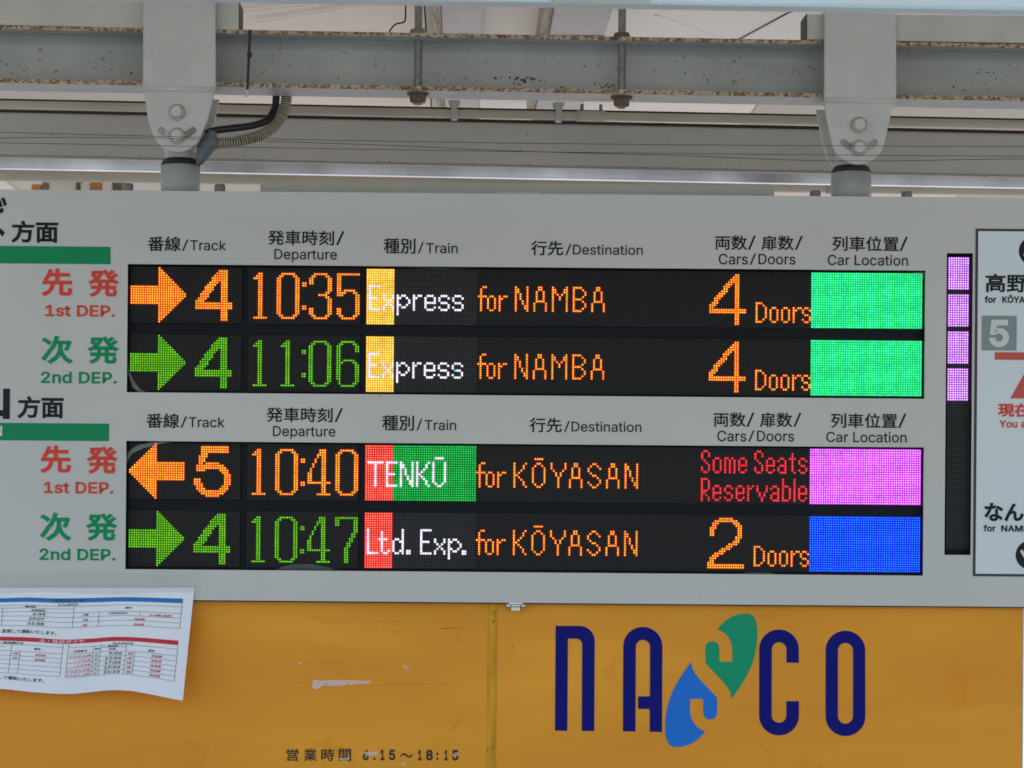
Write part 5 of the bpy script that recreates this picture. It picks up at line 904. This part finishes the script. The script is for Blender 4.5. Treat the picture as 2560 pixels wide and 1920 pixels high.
lines = [hl(160, -1500, 2035), hl(240, -1500, 2035), hl(268, -700, 845), hl(308, -700, 2035), hl(355, -700, 2035), hl(405, -1500, 2035), hl(460, -1500, 2035), vl(2035, 160, 460), vl(845, 240, 460), vl(1130, 308, 460), vl(1580, 308, 355), vl(60, 268, 460),
         hl(665, -1500, 770), hl(690, -1500, 130), hl(735, -1500, 770), hl(785, -1500, 770), hl(832, -1500, 770), hl(880, -1500, 770), hl(930, -1500, 770), hl(978, -1500, 770), vl(768, 627, 978), vl(200, 665, 978), vl(300, 735, 978),
         hl(668, 830, 2035), hl(690, 1180, 1465), hl(735, 830, 2035), hl(785, 830, 2035), hl(835, 830, 2035), hl(885, 830, 2035), hl(935, 830, 2035), hl(985, 830, 2035), vl(830, 627, 985), vl(1110, 668, 985), vl(1190, 668, 985), vl(1470, 668, 985), vl(1570, 735, 985), vl(2035, 627, 985)]
bars('table_lines', lines, ink_b, .0006)
def ptext(s, x0, y0, x1, y1, m, bold=0.0, lift=.0011):
    g_, f_ = glyphs(s, bold)
    link('print', mesh([paper(x0 + u * (x1 - x0), y1 + (y0 - y1) * v, lift + l * 6e-5) for u, v, l in g_], f_), m, pp)
ptext('平日ダイヤ', 610, 166, 950, 200, ink_b, .01); ptext('なんば行き', 660, 211, 885, 234, ink_b, .02)
ptext('橋本駅', 300, 244, 420, 264, ink_b, .02); ptext('出発時刻', 375, 280, 530, 302, ink_b, .02)
ptext('6:39', 395, 318, 535, 345, ink_b, .02); ptext('19:07', 360, 367, 530, 394, ink_b, .02); ptext('21:08', 350, 418, 530, 446, ink_b, .02)
ptext('備考', 1410, 260, 1480, 282, ink_b, .02); ptext('4両', 950, 322, 1012, 344, ink_b, .02); ptext('全車座席指定', 1235, 318, 1445, 336, ink_b, .02)
ptext('8→4両に変更', 1690, 326, 1930, 350, ink_r2, .02)
ptext('4両', 955, 376, 1012, 398, ink_r2, .02); ptext('4両', 950, 430, 1008, 452, ink_r2, .02); ptext('自由席', 1530, 376, 1640, 400, ink_r2, .02); ptext('自由席', 1530, 432, 1640, 456, ink_r2, .02)
ptext('変更して運転いたします。', 75, 500, 680, 540, ink_b, .015)
ptext('土・休日ダイヤ', 500, 589, 1000, 622, mat('printed_white', (.85, .87, .95), .8), .02)
ptext('橋本・極楽橋行き', -40, 635, 330, 658, ink_b, .02); ptext('備考', 450, 690, 525, 713, ink_b, .02)
ptext('4両', 225, 750, 280, 772, ink_r2, .02); ptext('自由席', 475, 752, 588, 775, ink_r2, .02); ptext('4両', 222, 800, 278, 822, ink_r2, .02); ptext('自由席', 472, 802, 585, 825, ink_r2, .02)
ptext('なんば行き', 1315, 638, 1545, 662, ink_b, .02); ptext('橋本駅', 1265, 671, 1380, 688, ink_b, .02); ptext('出発', 1285, 700, 1355, 722, ink_b, .02)
ptext('列車番号', 890, 700, 1040, 722, ink_b, .02); ptext('番線', 1122, 690, 1180, 708, ink_b, .02); ptext('備考', 1715, 700, 1785, 722, ink_b, .02)
for i, (nm, num, tm) in enumerate((('りんかん6号', '⑤', '9:06'), ('こうや6号', '⑤', '13:06'), ('こうや12号', '⑤', '17:06'), ('りんかん10号', '④', '19:06'), ('りんかん16号', '④', '21:10'))):
    y = 745 + i * 50
    ptext(nm, (860 if 'り' in nm else 905) - (20 if i > 2 else 0), y + 6, 1095, y + 32, ink_r2, .015); ptext(num, 1130, y + 4, 1172, y + 30, ink_b, .01)
    ptext(tm, 1285 if i == 0 else 1250, y, 1430, y + 28, ink_b, .02); ptext('4両', 1490, y + 4, 1550, y + 27, ink_r2, .02); ptext('自由席', 1760, y + 2, 1875, y + 28, ink_r2, .02)
ptext('変更して運転いたします。', -20, 1010, 600, 1052, ink_b, .015)
# wide clear tape over the upper edge of the paper
tag(pslab('clear_tape', [(-420, 1424), (496, 1431), (495, 1487), (-420, 1480)], FY - .0046, FY - .0043, tape_m), 'wide clear tape holding the top edge of the paper timetable', 'tape')
